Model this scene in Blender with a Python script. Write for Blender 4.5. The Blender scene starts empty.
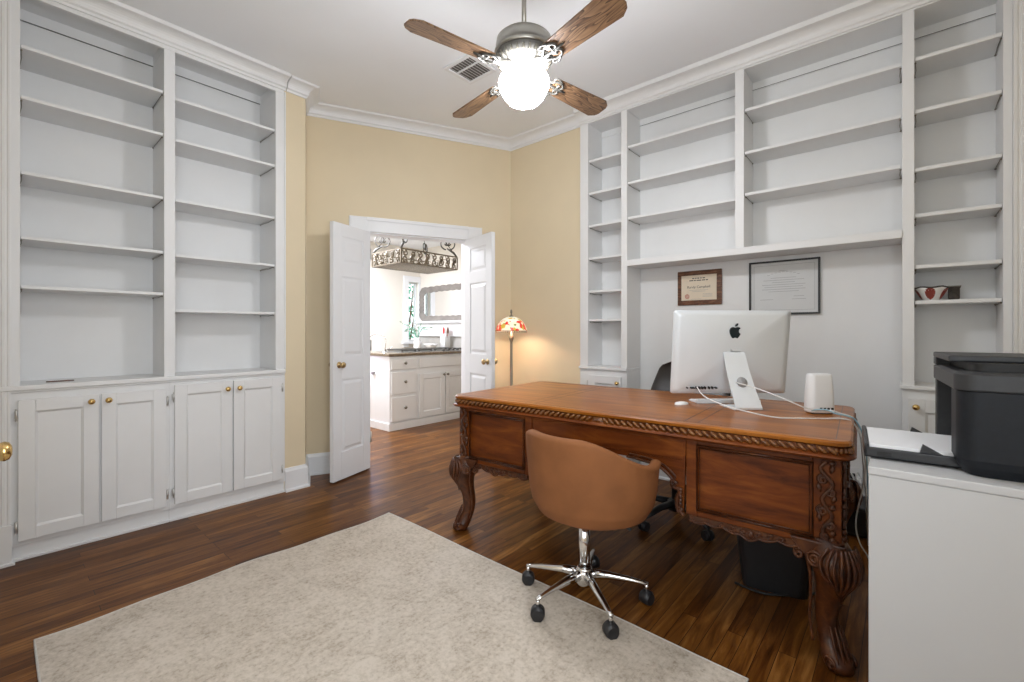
import bpy, bmesh, math, random
from math import sin, cos, pi, radians
from mathutils import Matrix, Vector, noise
random.seed(7)
SC = bpy.context.scene
COL = SC.collection

# ------------------------------------------------------------------ camera
cam_d = bpy.data.cameras.new('camera')
cam = bpy.data.objects.new('camera', cam_d); COL.objects.link(cam)
CAM_H = 1.18
cam.location = (0, 0, CAM_H)
cam.rotation_euler = (radians(90), 0, radians(41.0))
cam_d.sensor_width = 36.0
cam_d.lens = 450.0 / 1024.0 * 36.0
cam_d.shift_y = -(341.0 - 331.0) / 1024.0
cam_d.clip_start = 0.02
SC.camera = cam

# ------------------------------------------------------------------ world, light, exposure
W = bpy.data.worlds.new('world'); SC.world = W; W.use_nodes = True
wn = W.node_tree.nodes; wl = W.node_tree.links
bg = wn['Background']; bg.inputs['Strength'].default_value = 1.2
bg.inputs['Color'].default_value = (0.90, 0.95, 1.0, 1)
SC.view_settings.view_transform = 'Standard'
SC.view_settings.look = 'None'
SC.view_settings.exposure = 0.86
SC.view_settings.gamma = 1.0
SC.view_settings.use_curve_mapping = False

def area(name, loc, rot, sx, sy, power, col):
    d = bpy.data.lights.new(name, 'AREA'); d.shape = 'RECTANGLE'; d.size = sx; d.size_y = sy
    d.energy = power; d.color = col
    o = bpy.data.objects.new(name, d); COL.objects.link(o)
    o.location = loc; o.rotation_euler = rot
    return o
# fill lights added in the unseen front and east windows, and the kitchen light
area('front_window_fill', (-0.45, -1.50, 1.55), (radians(90), 0, radians(180)), 1.7, 1.5, 3.5, (0.95, 0.98, 1.0))
area('east_window_fill', (0.585, -0.20, 1.55), (0, radians(-90), radians(180)), 1.5, 1.7, 20, (0.94, 0.98, 1.05))
area('kitchen_ceiling_light', (-4.9, 2.7, 2.45), (0, 0, 0), 1.1, 0.8, 52, (0.92, 0.97, 1.08))
FAN_EMIT = 45.0
FAN_COL = (0.965, 0.985, 1.03)

# ------------------------------------------------------------------ materials
def newmat(name):
    m = bpy.data.materials.new(name); m.use_nodes = True
    nt = m.node_tree; b = nt.nodes['Principled BSDF']
    return m, nt, b
def _coords(nt, scale=(1, 1, 1), kind='Object'):
    tc = nt.nodes.new('ShaderNodeTexCoord'); mp = nt.nodes.new('ShaderNodeMapping')
    mp.inputs['Scale'].default_value = scale
    nt.links.new(tc.outputs[kind], mp.inputs['Vector'])
    return mp
def _ramp(nt, stops):
    r = nt.nodes.new('ShaderNodeValToRGB'); e = r.color_ramp.elements
    e[0].position = stops[0][0]; e[0].color = (*stops[0][1], 1)
    e[1].position = stops[-1][0]; e[1].color = (*stops[-1][1], 1)
    for p, c in stops[1:-1]:
        k = e.new(p); k.color = (*c, 1)
    return r
def _bump(nt, b, src, strength, dist=0.01):
    bp = nt.nodes.new('ShaderNodeBump'); bp.inputs['Strength'].default_value = strength
    bp.inputs['Distance'].default_value = dist
    nt.links.new(src, bp.inputs['Height']); nt.links.new(bp.outputs['Normal'], b.inputs['Normal'])
def plain(name, col, rough=0.5, metal=0.0, nscale=0, namt=0.04, bump=0.0, spec=0.5, **kw):
    m, nt, b = newmat(name)
    b.inputs['Base Color'].default_value = (*col, 1)
    b.inputs['Roughness'].default_value = rough
    b.inputs['Metallic'].default_value = metal
    b.inputs['Specular IOR Level'].default_value = spec
    for k, v in kw.items():
        b.inputs[k].default_value = v
    if nscale:
        mp = _coords(nt, (nscale,) * 3)
        n = nt.nodes.new('ShaderNodeTexNoise'); n.inputs['Scale'].default_value = 1.0
        n.inputs['Detail'].default_value = 5
        nt.links.new(mp.outputs[0], n.inputs['Vector'])
        lo = tuple(max(0, c * (1 - namt)) for c in col); hi = tuple(min(1, c * (1 + namt)) for c in col)
        r = _ramp(nt, [(0.3, lo), (0.7, hi)])
        nt.links.new(n.outputs['Fac'], r.inputs['Fac']); nt.links.new(r.outputs['Color'], b.inputs['Base Color'])
        if bump: _bump(nt, b, n.outputs['Fac'], bump, 0.003)
    return m
def wood(name, dark, mid, light, scale=(1.5, 22, 22), rough=0.35, wave=3.0, coat=0.0, bump=0.05, spec=0.5):
    m, nt, b = newmat(name)
    mp = _coords(nt, scale)
    n = nt.nodes.new('ShaderNodeTexNoise'); n.inputs['Scale'].default_value = wave
    n.inputs['Detail'].default_value = 7; n.inputs['Roughness'].default_value = 0.62
    n.inputs['Distortion'].default_value = 0.6
    nt.links.new(mp.outputs[0], n.inputs['Vector'])
    r = _ramp(nt, [(0.30, dark), (0.52, mid), (0.72, light)])
    nt.links.new(n.outputs['Fac'], r.inputs['Fac']); nt.links.new(r.outputs['Color'], b.inputs['Base Color'])
    b.inputs['Roughness'].default_value = rough
    b.inputs['Coat Weight'].default_value = coat
    b.inputs['Coat Roughness'].default_value = 0.12
    b.inputs['Specular IOR Level'].default_value = spec
    if bump: _bump(nt, b, n.outputs['Fac'], bump, 0.002)
    return m

M = {}
M['white'] = plain('white_paint', (0.810, 0.812, 0.808), 0.42, nscale=6, namt=0.015)
M['white_door'] = plain('white_door_paint', (0.84, 0.85, 0.865), 0.35, nscale=6, namt=0.01)
M['ceiling'] = plain('ceiling_paint', (0.90, 0.92, 0.945), 0.8, nscale=3, namt=0.01)
M['yellow'] = plain('cream_wall_paint', (0.775, 0.66, 0.465), 0.7, nscale=4, namt=0.015)
M['kitchen_wall'] = plain('kitchen_wall_paint', (0.80, 0.755, 0.68), 0.7, nscale=4, namt=0.015)
M['brass'] = plain('brass', (0.72, 0.50, 0.20), 0.22, 1.0, nscale=20, namt=0.05)
M['old_brass'] = plain('antique_brass', (0.50, 0.36, 0.18), 0.3, 1.0, nscale=20, namt=0.08)
M['chrome'] = plain('chrome', (0.80, 0.80, 0.80), 0.12, 1.0, nscale=8, namt=0.02)
M['steel'] = plain('hinge_steel', (0.62, 0.61, 0.59), 0.4, 0.6, nscale=20, namt=0.05)
M['nickel'] = plain('brushed_nickel', (0.36, 0.345, 0.31), 0.32, 1.0, nscale=20, namt=0.06)
M['cream_metal'] = plain('cream_glazed_metal', (0.085, 0.080, 0.070), 0.5, 0.0, nscale=18, namt=0.08)
M['pewter'] = plain('dark_pewter', (0.26, 0.24, 0.20), 0.4, 0.7, nscale=20, namt=0.1)
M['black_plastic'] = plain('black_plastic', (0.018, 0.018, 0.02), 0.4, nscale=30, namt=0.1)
M['black_deep'] = plain('black_recess', (0.006, 0.006, 0.006), 0.6, nscale=30, namt=0.1)
M['printer'] = plain('printer_charcoal', (0.010, 0.012, 0.0155), 0.5, nscale=60, namt=0.12, spec=0.25)
M['printer_rim'] = plain('printer_grey_band', (0.034, 0.035, 0.037), 0.45, nscale=60, namt=0.08, spec=0.35)
M['tan_leather'] = plain('tan_suede_leather', (0.245, 0.095, 0.034), 0.7, nscale=7, namt=0.14, bump=0.05, spec=0.25)
M['black_leather'] = plain('black_leather', (0.022, 0.018, 0.016), 0.38, nscale=14, namt=0.2, bump=0.1)
M['alu'] = plain('brushed_aluminium', (0.80, 0.84, 0.87), 0.45, 0.18, nscale=10, namt=0.01)
M['logo'] = plain('logo_black', (0.012, 0.022, 0.028), 0.2, nscale=10, namt=0.05)
M['white_plastic'] = plain('white_plastic', (0.83, 0.83, 0.83), 0.3, nscale=8, namt=0.01)
M['paper'] = plain('paper', (0.84, 0.84, 0.85), 0.7, nscale=10, namt=0.01)
M['cable_white'] = plain('white_cable', (0.78, 0.78, 0.76), 0.45, nscale=10, namt=0.02)
M['cable_blue'] = plain('blue_cable', (0.35, 0.58, 0.70), 0.45, nscale=10, namt=0.02)
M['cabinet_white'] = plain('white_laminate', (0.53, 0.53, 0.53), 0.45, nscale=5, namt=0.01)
M['shadowline'] = plain('gap_line', (0.16, 0.15, 0.14), 0.7, nscale=10, namt=0.05)
M['granite'] = plain('brown_granite', (0.20, 0.15, 0.10), 0.2, nscale=60, namt=0.6)
M['iron'] = plain('dark_iron', (0.10, 0.095, 0.085), 0.5, 0.5, nscale=30, namt=0.2)
M['bronze_iron'] = plain('bronzed_iron', (0.20, 0.165, 0.12), 0.45, 0.4, nscale=40, namt=0.3)
M['grey_frame'] = plain('weathered_grey_wood', (0.24, 0.215, 0.195), 0.55, nscale=12, namt=0.15, bump=0.1)
M['mirror'] = plain('mirror_glass', (0.86, 0.86, 0.86), 0.03, 1.0, nscale=4, namt=0.005)
M['steel_hob'] = plain('stainless_steel', (0.45, 0.45, 0.45), 0.3, 1.0, nscale=20, namt=0.05)
M['red'] = plain('red_silicone', (0.62, 0.03, 0.03), 0.4, nscale=10, namt=0.05)
M['ceramic'] = plain('white_ceramic', (0.85, 0.84, 0.82), 0.2, nscale=10, namt=0.02)
M['tile'] = plain('grey_tile', (0.50, 0.48, 0.45), 0.3, nscale=12, namt=0.06)
M['leaf'] = plain('leaf_green', (0.09, 0.36, 0.22), 0.55, nscale=10, namt=0.4)
M['leaf_pale'] = plain('pale_green_leaf', (0.42, 0.50, 0.38), 0.5, nscale=10, namt=0.3)
M['terracotta'] = plain('red_clay_glaze', (0.27, 0.055, 0.040), 0.35, nscale=20, namt=0.2)
M['bowl_dark'] = plain('dark_glaze', (0.045, 0.035, 0.028), 0.35, nscale=70, namt=0.7)
M['black_frame'] = plain('black_frame_paint', (0.018, 0.018, 0.02), 0.35, nscale=10, namt=0.05)
M['ink'] = plain('grey_ink', (0.34, 0.34, 0.34), 0.8, nscale=10, namt=0.05)
M['ink_dark'] = plain('dark_ink', (0.07, 0.06, 0.06), 0.8, nscale=10, namt=0.05)
M['seal'] = plain('red_seal_ink', (0.55, 0.13, 0.10), 0.7, nscale=10, namt=0.05)
M['parchment'] = plain('cream_certificate_paper', (0.74, 0.64, 0.50), 0.7, nscale=12, namt=0.03)
M['print_paper'] = plain('white_diploma_paper', (0.66, 0.67, 0.67), 0.55, nscale=12, namt=0.02)
M['plaque'] = wood('dark_plaque_wood', (0.05, 0.018, 0.010), (0.13, 0.05, 0.022), (0.26, 0.12, 0.055), (6, 30, 30), 0.35)
M['desk'] = wood('mahogany_veneer', (0.055, 0.011, 0.0015), (0.150, 0.034, 0.004), (0.240, 0.068, 0.009), (1.6, 9, 9), 0.42, 2.2, coat=0.0, spec=0.28)
M['desk_top'] = wood('polished_mahogany_top', (0.19, 0.052, 0.006), (0.33, 0.105, 0.012), (0.47, 0.175, 0.025), (1.2, 7, 7), 0.30, 1.8, coat=0.0, spec=0.28)
M['desk_carved'] = wood('carved_mahogany', (0.028, 0.008, 0.003), (0.080, 0.023, 0.007), (0.150, 0.050, 0.014), (14, 14, 14), 0.32, 2.0, coat=0.0, spec=0.45)
M['gilt'] = wood('gilded_rope_edge', (0.09, 0.027, 0.006), (0.20, 0.070, 0.014), (0.36, 0.17, 0.045), (30, 30, 30), 0.34, 2.0, coat=0.3)
M['inlay'] = plain('dark_inlay', (0.055, 0.018, 0.008), 0.3, nscale=20, namt=0.2)

def glow(name, col, strength):
    m, nt, b = newmat(name)
    b.inputs['Base Color'].default_value = (0.9, 0.9, 0.9, 1)
    b.inputs['Emission Color'].default_value = (*col, 1)
    b.inputs['Emission Strength'].default_value = strength
    return m
M['globe'] = glow('lit_opal_globe', FAN_COL, FAN_EMIT)
M['nightlight'] = glow('violet_led', (0.62, 0.55, 1.0), 6.0)
m, nt, b = newmat('window_glass')
b.inputs['Base Color'].default_value = (0.95, 0.98, 0.98, 1); b.inputs['Roughness'].default_value = 0.0
b.inputs['Transmission Weight'].default_value = 1.0; b.inputs['IOR'].default_value = 1.02
M['glass'] = m

# oak fan blades: strong open grain
def oak():
    m, nt, b = newmat('oak_fan_blade')
    mp = _coords(nt, (1.6, 11, 11))
    w = nt.nodes.new('ShaderNodeTexNoise'); w.inputs['Scale'].default_value = 1.6; w.inputs['Detail'].default_value = 2
    nt.links.new(mp.outputs[0], w.inputs['Vector'])
    mu = nt.nodes.new('ShaderNodeMath'); mu.operation = 'MULTIPLY'; mu.inputs[1].default_value = 13.0
    nt.links.new(w.outputs['Fac'], mu.inputs[0])
    fr = nt.nodes.new('ShaderNodeMath'); fr.operation = 'FRACT'; nt.links.new(mu.outputs[0], fr.inputs[0])
    r = _ramp(nt, [(0.0, (0.035, 0.016, 0.008)), (0.35, (0.16, 0.085, 0.042)), (1.0, (0.27, 0.16, 0.085))])
    nt.links.new(fr.outputs[0], r.inputs['Fac']); nt.links.new(r.outputs['Color'], b.inputs['Base Color'])
    b.inputs['Roughness'].default_value = 0.38
    return m
M['oak'] = oak()

# stained glass shade: emissive coloured blossoms
def stained():
    m, nt, b = newmat('stained_glass_shade')
    mp = _coords(nt, (30, 30, 30))
    v = nt.nodes.new('ShaderNodeTexVoronoi'); v.inputs['Scale'].default_value = 1.0
    nt.links.new(mp.outputs[0], v.inputs['Vector'])
    se = nt.nodes.new('ShaderNodeSeparateColor'); nt.links.new(v.outputs['Color'], se.inputs[0])
    sx = nt.nodes.new('ShaderNodeSeparateXYZ'); tc = nt.nodes.new('ShaderNodeTexCoord')
    nt.links.new(tc.outputs['Object'], sx.inputs[0])
    # height picks the zone: blossoms low on the shade, cream high
    mr = nt.nodes.new('ShaderNodeMapRange'); mr.inputs[1].default_value = 1.235; mr.inputs[2].default_value = 1.37
    nt.links.new(sx.outputs['Z'], mr.inputs[0])
    ad = nt.nodes.new('ShaderNodeMath'); ad.operation = 'ADD'
    nt.links.new(se.outputs[0], ad.inputs[0]); nt.links.new(mr.outputs[0], ad.inputs[1])
    r = _ramp(nt, [(0.0, (0.75, 0.05, 0.03)), (0.42, (0.80, 0.10, 0.05)), (0.50, (0.60, 0.42, 0.06)), (0.60, (0.22, 0.30, 0.08)), (0.66, (0.92, 0.80, 0.60)), (1.0, (0.95, 0.88, 0.72))])
    r.color_ramp.interpolation = 'CONSTANT'
    nt.links.new(ad.outputs[0], r.inputs['Fac'])
    nt.links.new(r.outputs['Color'], b.inputs['Base Color']); nt.links.new(r.outputs['Color'], b.inputs['Emission Color'])
    b.inputs['Emission Strength'].default_value = 0.28; b.inputs['Roughness'].default_value = 0.3
    return m
M['stained'] = stained()

# plank floor, boards along world Y
def floor_mat():
    m, nt, b = newmat('walnut_stained_planks')
    L = nt.links.new
    mp = _coords(nt, (1, 1, 1)); mp.inputs['Rotation'].default_value = (0, 0, radians(90))
    br = nt.nodes.new('ShaderNodeTexBrick')
    br.inputs['Scale'].default_value = 1.0; br.inputs['Brick Width'].default_value = 0.80
    br.inputs['Row Height'].default_value = 0.058; br.inputs['Mortar Size'].default_value = 0.0012
    br.inputs['Mortar Smooth'].default_value = 0.2; br.offset = 0.37; br.offset_frequency = 3
    br.inputs['Color1'].default_value = (0, 0, 0, 1); br.inputs['Color2'].default_value = (1, 1, 1, 1)
    br.inputs['Mortar'].default_value = (0.5, 0.5, 0.5, 1)
    L(mp.outputs[0], br.inputs['Vector'])
    mp2 = _coords(nt, (9, 0.8, 1))
    n = nt.nodes.new('ShaderNodeTexNoise'); n.inputs['Scale'].default_value = 3.2; n.inputs['Detail'].default_value = 9
    n.inputs['Roughness'].default_value = 0.66; n.inputs['Distortion'].default_value = 0.8
    L(mp2.outputs[0], n.inputs['Vector'])
    # shift the grain per board
    cb = nt.nodes.new('ShaderNodeVectorMath'); cb.operation = 'ADD'
    sc = nt.nodes.new('ShaderNodeVectorMath'); sc.operation = 'SCALE'; sc.inputs['Scale'].default_value = 9.0
    L(br.outputs['Color'], sc.inputs[0]); L(mp2.outputs[0], cb.inputs[0]); L(sc.outputs[0], cb.inputs[1])
    L(cb.outputs[0], n.inputs['Vector'])
    mix = nt.nodes.new('ShaderNodeMath'); mix.operation = 'MULTIPLY_ADD'
    sep = nt.nodes.new('ShaderNodeSeparateColor'); L(br.outputs['Color'], sep.inputs[0])
    L(sep.outputs[0], mix.inputs[0]); mix.inputs[1].default_value = 0.22; 
    ma = nt.nodes.new('ShaderNodeMath'); ma.operation = 'SUBTRACT'; L(n.outputs['Fac'], ma.inputs[0]); ma.inputs[1].default_value = 0.11
    L(ma.outputs[0], mix.inputs[2])
    r = _ramp(nt, [(0.22, (0.030, 0.009, 0.0015)), (0.40, (0.092, 0.029, 0.005)), (0.58, (0.180, 0.068, 0.013)), (0.78, (0.33, 0.15, 0.040))])
    L(mix.outputs[0], r.inputs['Fac'])
    mm = nt.nodes.new('ShaderNodeMixRGB'); mm.blend_type = 'MIX'
    L(br.outputs['Fac'], mm.inputs['Fac']); L(r.outputs['Color'], mm.inputs['Color1']); mm.inputs['Color2'].default_value = (0.02, 0.008, 0.004, 1)
    L(mm.outputs[0], b.inputs['Base Color'])
    rr = nt.nodes.new('ShaderNodeMapRange'); rr.inputs[3].default_value = 0.28; rr.inputs[4].default_value = 0.34
    L(n.outputs['Fac'], rr.inputs[0]); L(rr.outputs[0], b.inputs['Roughness'])
    b.inputs['Specular IOR Level'].default_value = 0.16
    _bump(nt, b, n.outputs['Fac'], 0.04, 0.001)
    return m
M['floor'] = floor_mat()

def rug_mat():
    m, nt, b = newmat('distressed_wool_rug')
    L = nt.links.new
    mp = _coords(nt, (1, 1, 1))
    n1 = nt.nodes.new('ShaderNodeTexNoise'); n1.inputs['Scale'].default_value = 5.0; n1.inputs['Detail'].default_value = 12; n1.inputs['Roughness'].default_value = 0.75
    n2 = nt.nodes.new('ShaderNodeTexNoise'); n2.inputs['Scale'].default_value = 58.0; n2.inputs['Detail'].default_value = 4; n2.inputs['Roughness'].default_value = 0.7
    mp3 = _coords(nt, (110, 12, 1))
    n3 = nt.nodes.new('ShaderNodeTexNoise'); n3.inputs['Scale'].default_value = 1.0; n3.inputs['Detail'].default_value = 3
    L(mp.outputs[0], n1.inputs['Vector']); L(mp.outputs[0], n2.inputs['Vector']); L(mp3.outputs[0], n3.inputs['Vector'])
    a1 = nt.nodes.new('ShaderNodeMath'); a1.operation = 'MULTIPLY'; L(n1.outputs['Fac'], a1.inputs[0]); L(n2.outputs['Fac'], a1.inputs[1])
    a2 = nt.nodes.new('ShaderNodeMath'); a2.operation = 'MULTIPLY_ADD'; L(n3.outputs['Fac'], a2.inputs[0]); a2.inputs[1].default_value = 0.12; L(a1.outputs[0], a2.inputs[2])
    r = _ramp(nt, [(0.19, (0.38, 0.32, 0.26)), (0.28, (0.535, 0.47, 0.39)), (0.38, (0.63, 0.56, 0.48))])
    L(a2.outputs[0], r.inputs['Fac']); L(r.outputs['Color'], b.inputs['Base Color'])
    b.inputs['Roughness'].default_value = 0.95; b.inputs['Specular IOR Level'].default_value = 0.1
    _bump(nt, b, n2.outputs['Fac'], 0.25, 0.004)
    return m
M['rug'] = rug_mat()
M['rug_edge'] = plain('rug_binding', (0.58, 0.55, 0.50), 0.9, nscale=60, namt=0.1)

# ------------------------------------------------------------------ mesh builder
class MB:
    def __init__(self, T=None):
        self.v = []; self.f = []; self.s = []; self.T = T or Matrix.Identity(4)
    def add(self, vs, fs, smooth=False):
        o = len(self.v)
        self.v += [self.T @ Vector(p) for p in vs]
        self.f += [tuple(i + o for i in f) for f in fs]
        self.s += [smooth] * len(fs)
        return self
    def box(self, x0, x1, y0, y1, z0, z1):
        return self.add([(x0,y0,z0),(x1,y0,z0),(x1,y1,z0),(x0,y1,z0),(x0,y0,z1),(x1,y0,z1),(x1,y1,z1),(x0,y1,z1)],
                 [(0,3,2,1),(4,5,6,7),(0,1,5,4),(1,2,6,5),(2,3,7,6),(3,0,4,7)])
    def frustum(self, x0, x1, z0, z1, y0, y1, inset):
        # rectangle at y0 tapering to an inset rectangle at y1 (in local XZ)
        return self.add([(x0,y0,z0),(x1,y0,z0),(x1,y0,z1),(x0,y0,z1),(x0+inset,y1,z0+inset),(x1-inset,y1,z0+inset),(x1-inset,y1,z1-inset),(x0+inset,y1,z1-inset)],
                 [(0,1,5,4),(1,2,6,5),(2,3,7,6),(3,0,4,7),(4,5,6,7),(0,3,2,1)])
    def prism(self, poly, a0, a1, fn=lambda u, v, w: (u, v, w), smooth=False):
        n = len(poly)
        vs = [fn(u, v, a0) for u, v in poly] + [fn(u, v, a1) for u, v in poly]
        self.add(vs, [tuple(range(n))[::-1], tuple(range(n, 2*n))])
        o = len(self.v) - 2*n
        fs = [(o+i, o+(i+1) % n, o+n+(i+1) % n, o+n+i) for i in range(n)]
        self.f += fs; self.s += [smooth]*n
        return self
    def lathe(self, prof, c=(0,0,0), n=28, R=None, sx=1, sy=1, cap=True):
        R = R or Matrix.Identity(3); c = Vector(c); vs = []; fs = []
        for r, z in prof:
            for i in range(n):
                a = 2*pi*i/n; vs.append(c + R @ Vector((r*cos(a)*sx, r*sin(a)*sy, z)))
        m = len(prof)
        for j in range(m-1):
            for i in range(n):
                fs.append((j*n+i, j*n+(i+1) % n, (j+1)*n+(i+1) % n, (j+1)*n+i))
        self.add(vs, fs, True)
        if cap:
            o = len(self.v) - n*m
            for j, rev in ((0, True), (m-1, False)):
                if prof[j][0] > 1e-5:
                    t = tuple(o+j*n+i for i in range(n)); self.f.append(t[::-1] if rev else t); self.s.append(False)
        return self
    def cyl(self, p0, p1, r0, r1=None, n=16):
        r1 = r0 if r1 is None else r1
        p0 = Vector(p0); p1 = Vector(p1); d = p1-p0
        R = d.to_track_quat('Z', 'Y').to_matrix()
        return self.lathe([(r0, 0), (r1, d.length)], p0, n, R)
    def tube(self, pts, r, n=8, closed=False):
        pts = [Vector(p) for p in pts]; m = len(pts)
        rs = r if isinstance(r, (list, tuple)) else [r]*m
        vs = []; fs = []; up = None
        for i, p in enumerate(pts):
            if closed: t = pts[(i+1) % m]-pts[i-1]
            else: t = pts[min(i+1, m-1)]-pts[max(i-1, 0)]
            if t.length < 1e-9: t = Vector((0,0,1))
            t.normalize()
            if up is None:
                up = Vector((0,0,1)) if abs(t.z) < 0.9 else Vector((1,0,0))
            x = t.cross(up)
            if x.length < 1e-6: x = t.cross(Vector((0,1,0)))
            x.normalize(); y = x.cross(t).normalized(); up = y
            for k in range(n):
                a = 2*pi*k/n; vs.append(p + (x*cos(a)+y*sin(a))*rs[i])
        for i in range(m if closed else m-1):
            for k in range(n):
                a = i*n; b_ = ((i+1) % m)*n
                fs.append((a+k, a+(k+1) % n, b_+(k+1) % n, b_+k))
        if not closed:
            fs.append(tuple(range(n))[::-1]); fs.append(tuple(range((m-1)*n, m*n)))
        return self.add(vs, fs, True)
    def ell(self, c, rx, ry, rz, n=12, R=None):
        prof = [(max(1e-4, sin(pi*j/(n//2+2))), -cos(pi*j/(n//2+2))) for j in range(n//2+3)]
        R = R or Matrix.Identity(3)
        S = R @ Matrix.Diagonal((rx, ry, rz))
        return self.lathe(prof, c, n, S, cap=False)
    def grid(self, fn, nu, nv, smooth=True, closeu=False):
        vs = [fn(i/(nu if closeu else nu-1), j/(nv-1)) for j in range(nv) for i in range(nu)]
        fs = []
        for j in range(nv-1):
            for i in range(nu if closeu else nu-1):
                fs.append((j*nu+i, j*nu+(i+1) % nu, (j+1)*nu+(i+1) % nu, (j+1)*nu+i))
        return self.add(vs, fs, smooth)
    def pieces(self):
        n = len(self.v); par = list(range(n))
        def find(i):
            while par[i] != i: par[i] = par[par[i]]; i = par[i]
            return i
        for f in self.f:
            a = find(f[0])
            for j in f[1:]:
                b = find(j)
                if a != b: par[b] = a
        roots = {}; 
        for i in range(n): roots.setdefault(find(i), []).append(i)
        isl = list(roots.values())
        if len(isl) < 2 or len(isl) > 400: return None
        box = []
        for vs in isl:
            P = [self.v[i] for i in vs]
            box.append(([min(p[k] for p in P) for k in range(3)], [max(p[k] for p in P) for k in range(3)]))
        m = len(isl); q = list(range(m))
        def fq(i):
            while q[i] != i: q[i] = q[q[i]]; i = q[i]
            return i
        sz = [max(h[k]-l[k] for k in range(3)) for l, h in box]
        for i in range(m):
            for j in range(i+1, m):
                g = sum(max(0, box[j][0][k]-box[i][1][k], box[i][0][k]-box[j][1][k])**2 for k in range(3))**0.5
                if g <= max(0.02, 0.5*max(sz[i], sz[j])): q[fq(j)] = fq(i)
        groups = {}
        for i in range(m): groups.setdefault(fq(i), []).extend(isl[i])
        if len(groups) < 2: return None
        out = []
        for vs in groups.values():
            idx = {v: k for k, v in enumerate(sorted(vs))}; mb = MB()
            mb.v = [self.v[i] for i in sorted(vs)]
            for f, sm in zip(self.f, self.s):
                if f[0] in idx: mb.f.append(tuple(idx[i] for i in f)); mb.s.append(sm)
            out.append(mb)
        return out
    def build(self, name, mat, parent=None, world=False, bevel=0, label=None, kind=None, seg=2, subs=0, angle=40, one=False):
        if parent is not None and not one:
            ps = self.pieces()
            if ps:
                return [p.build(name, mat, parent, world, bevel, label, kind, seg, subs, angle, True) for p in ps][0]
        inv = Matrix.Identity(4)
        if world and parent is not None:
            chain = parent; mats = []
            while chain is not None:
                mats.append(Matrix.LocRotScale(chain.location, chain.rotation_euler, chain.scale)); chain = chain.parent
            W_ = Matrix.Identity(4)
            for q in reversed(mats): W_ = W_ @ q
            inv = W_.inverted()
        me = bpy.data.meshes.new(name)
        me.from_pydata([tuple(inv @ p) for p in self.v], [], self.f)
        me.polygons.foreach_set('use_smooth', self.s)
        bm = bmesh.new(); bm.from_mesh(me)
        bmesh.ops.recalc_face_normals(bm, faces=bm.faces); bm.to_mesh(me); bm.free()
        me.materials.append(M[mat] if isinstance(mat, str) else mat)
        o = bpy.data.objects.new(name, me); COL.objects.link(o)
        if parent is not None: o.parent = parent
        if bevel:
            bv = o.modifiers.new('bevel', 'BEVEL'); bv.width = bevel; bv.segments = seg
            bv.limit_method = 'ANGLE'; bv.angle_limit = radians(angle)
        if subs:
            s = o.modifiers.new('sub', 'SUBSURF'); s.levels = subs; s.render_levels = subs
        if label: o['label'] = label
        if kind: o['kind'] = kind
        return o

def tag(o, label=None, cat=None, group=None, kind=None):
    if label: o['label'] = label
    if cat: o['category'] = cat
    if group: o['group'] = group
    if kind: o['kind'] = kind
    return o
def thing(name, label, cat, loc=(0,0,0), rz=0, group=None):
    o = bpy.data.objects.new(name, None); o.empty_display_size = 0.1
    COL.objects.link(o); o.location = loc; o.rotation_euler = (0, 0, rz)
    return tag(o, label, cat, group)
def copy_tree(o, parent=None):
    c = o.copy(); COL.objects.link(c); c.parent = parent
    for ch in list(o.children): copy_tree(ch, c)
    return c
def struct(name, mb, mat, bevel=0, parent=None, world=False, seg=2):
    o = mb.build(name, mat, parent, world, bevel, seg=seg)
    if parent is None: o['kind'] = 'structure'
    return o
def frame_T(o, u, d):
    # local x -> u, local y -> d, local z -> up
    return Matrix(((u[0], d[0], 0, o[0]), (u[1], d[1], 0, o[1]), (0, 0, 1, o[2]), (0, 0, 0, 1)))
def sweep(mb, path, prof, closed=False):
    """prof (out, z) swept along a 2D path; out is to the right of travel; mitred corners."""
    n = len(path); ds = []
    P = [Vector(p) for p in path]
    secs = []
    for i in range(n):
        if i == 0: t0 = t1 = (P[1]-P[0]).normalized()
        elif i == n-1: t0 = t1 = (P[-1]-P[-2]).normalized()
        else: t0 = (P[i]-P[i-1]).normalized(); t1 = (P[i+1]-P[i]).normalized()
        n0 = Vector((t0.y, -t0.x)); n1 = Vector((t1.y, -t1.x))
        mvec = (n0+n1); mvec = mvec/max(0.2, (1+n0.dot(n1)))
        secs.append([(P[i].x+mvec.x*o, P[i].y+mvec.y*o, z) for o, z in prof])
    k = len(prof); vs = [q for s in secs for q in s]; fs = []
    for i in range(n-1):
        for j in range(k):
            fs.append((i*k+j, i*k+(j+1) % k, (i+1)*k+(j+1) % k, (i+1)*k+j))
    fs.append(tuple(range(k))); fs.append(tuple(range((n-1)*k, n*k))[::-1])
    return mb.add(vs, fs)
def spiral(c, r0, r1, a0, a1, n=18):
    return [(c[0]+(r0+(r1-r0)*i/(n-1))*cos(a0+(a1-a0)*i/(n-1)), c[1]+(r0+(r1-r0)*i/(n-1))*sin(a0+(a1-a0)*i/(n-1))) for i in range(n)]
def smooth_pts(pts, n=8):
    """Catmull-Rom through the points"""
    P = [Vector(p) for p in pts]; out = []
    for i in range(len(P)-1):
        p0 = P[max(i-1, 0)]; p1 = P[i]; p2 = P[i+1]; p3 = P[min(i+2, len(P)-1)]
        for k in range(n):
            t = k/n
            out.append(0.5*((2*p1)+(p2-p0)*t+(2*p0-5*p1+4*p2-p3)*t*t+(3*p1-p0-3*p2+p3)*t*t*t))
    out.append(P[-1]); return out

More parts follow.
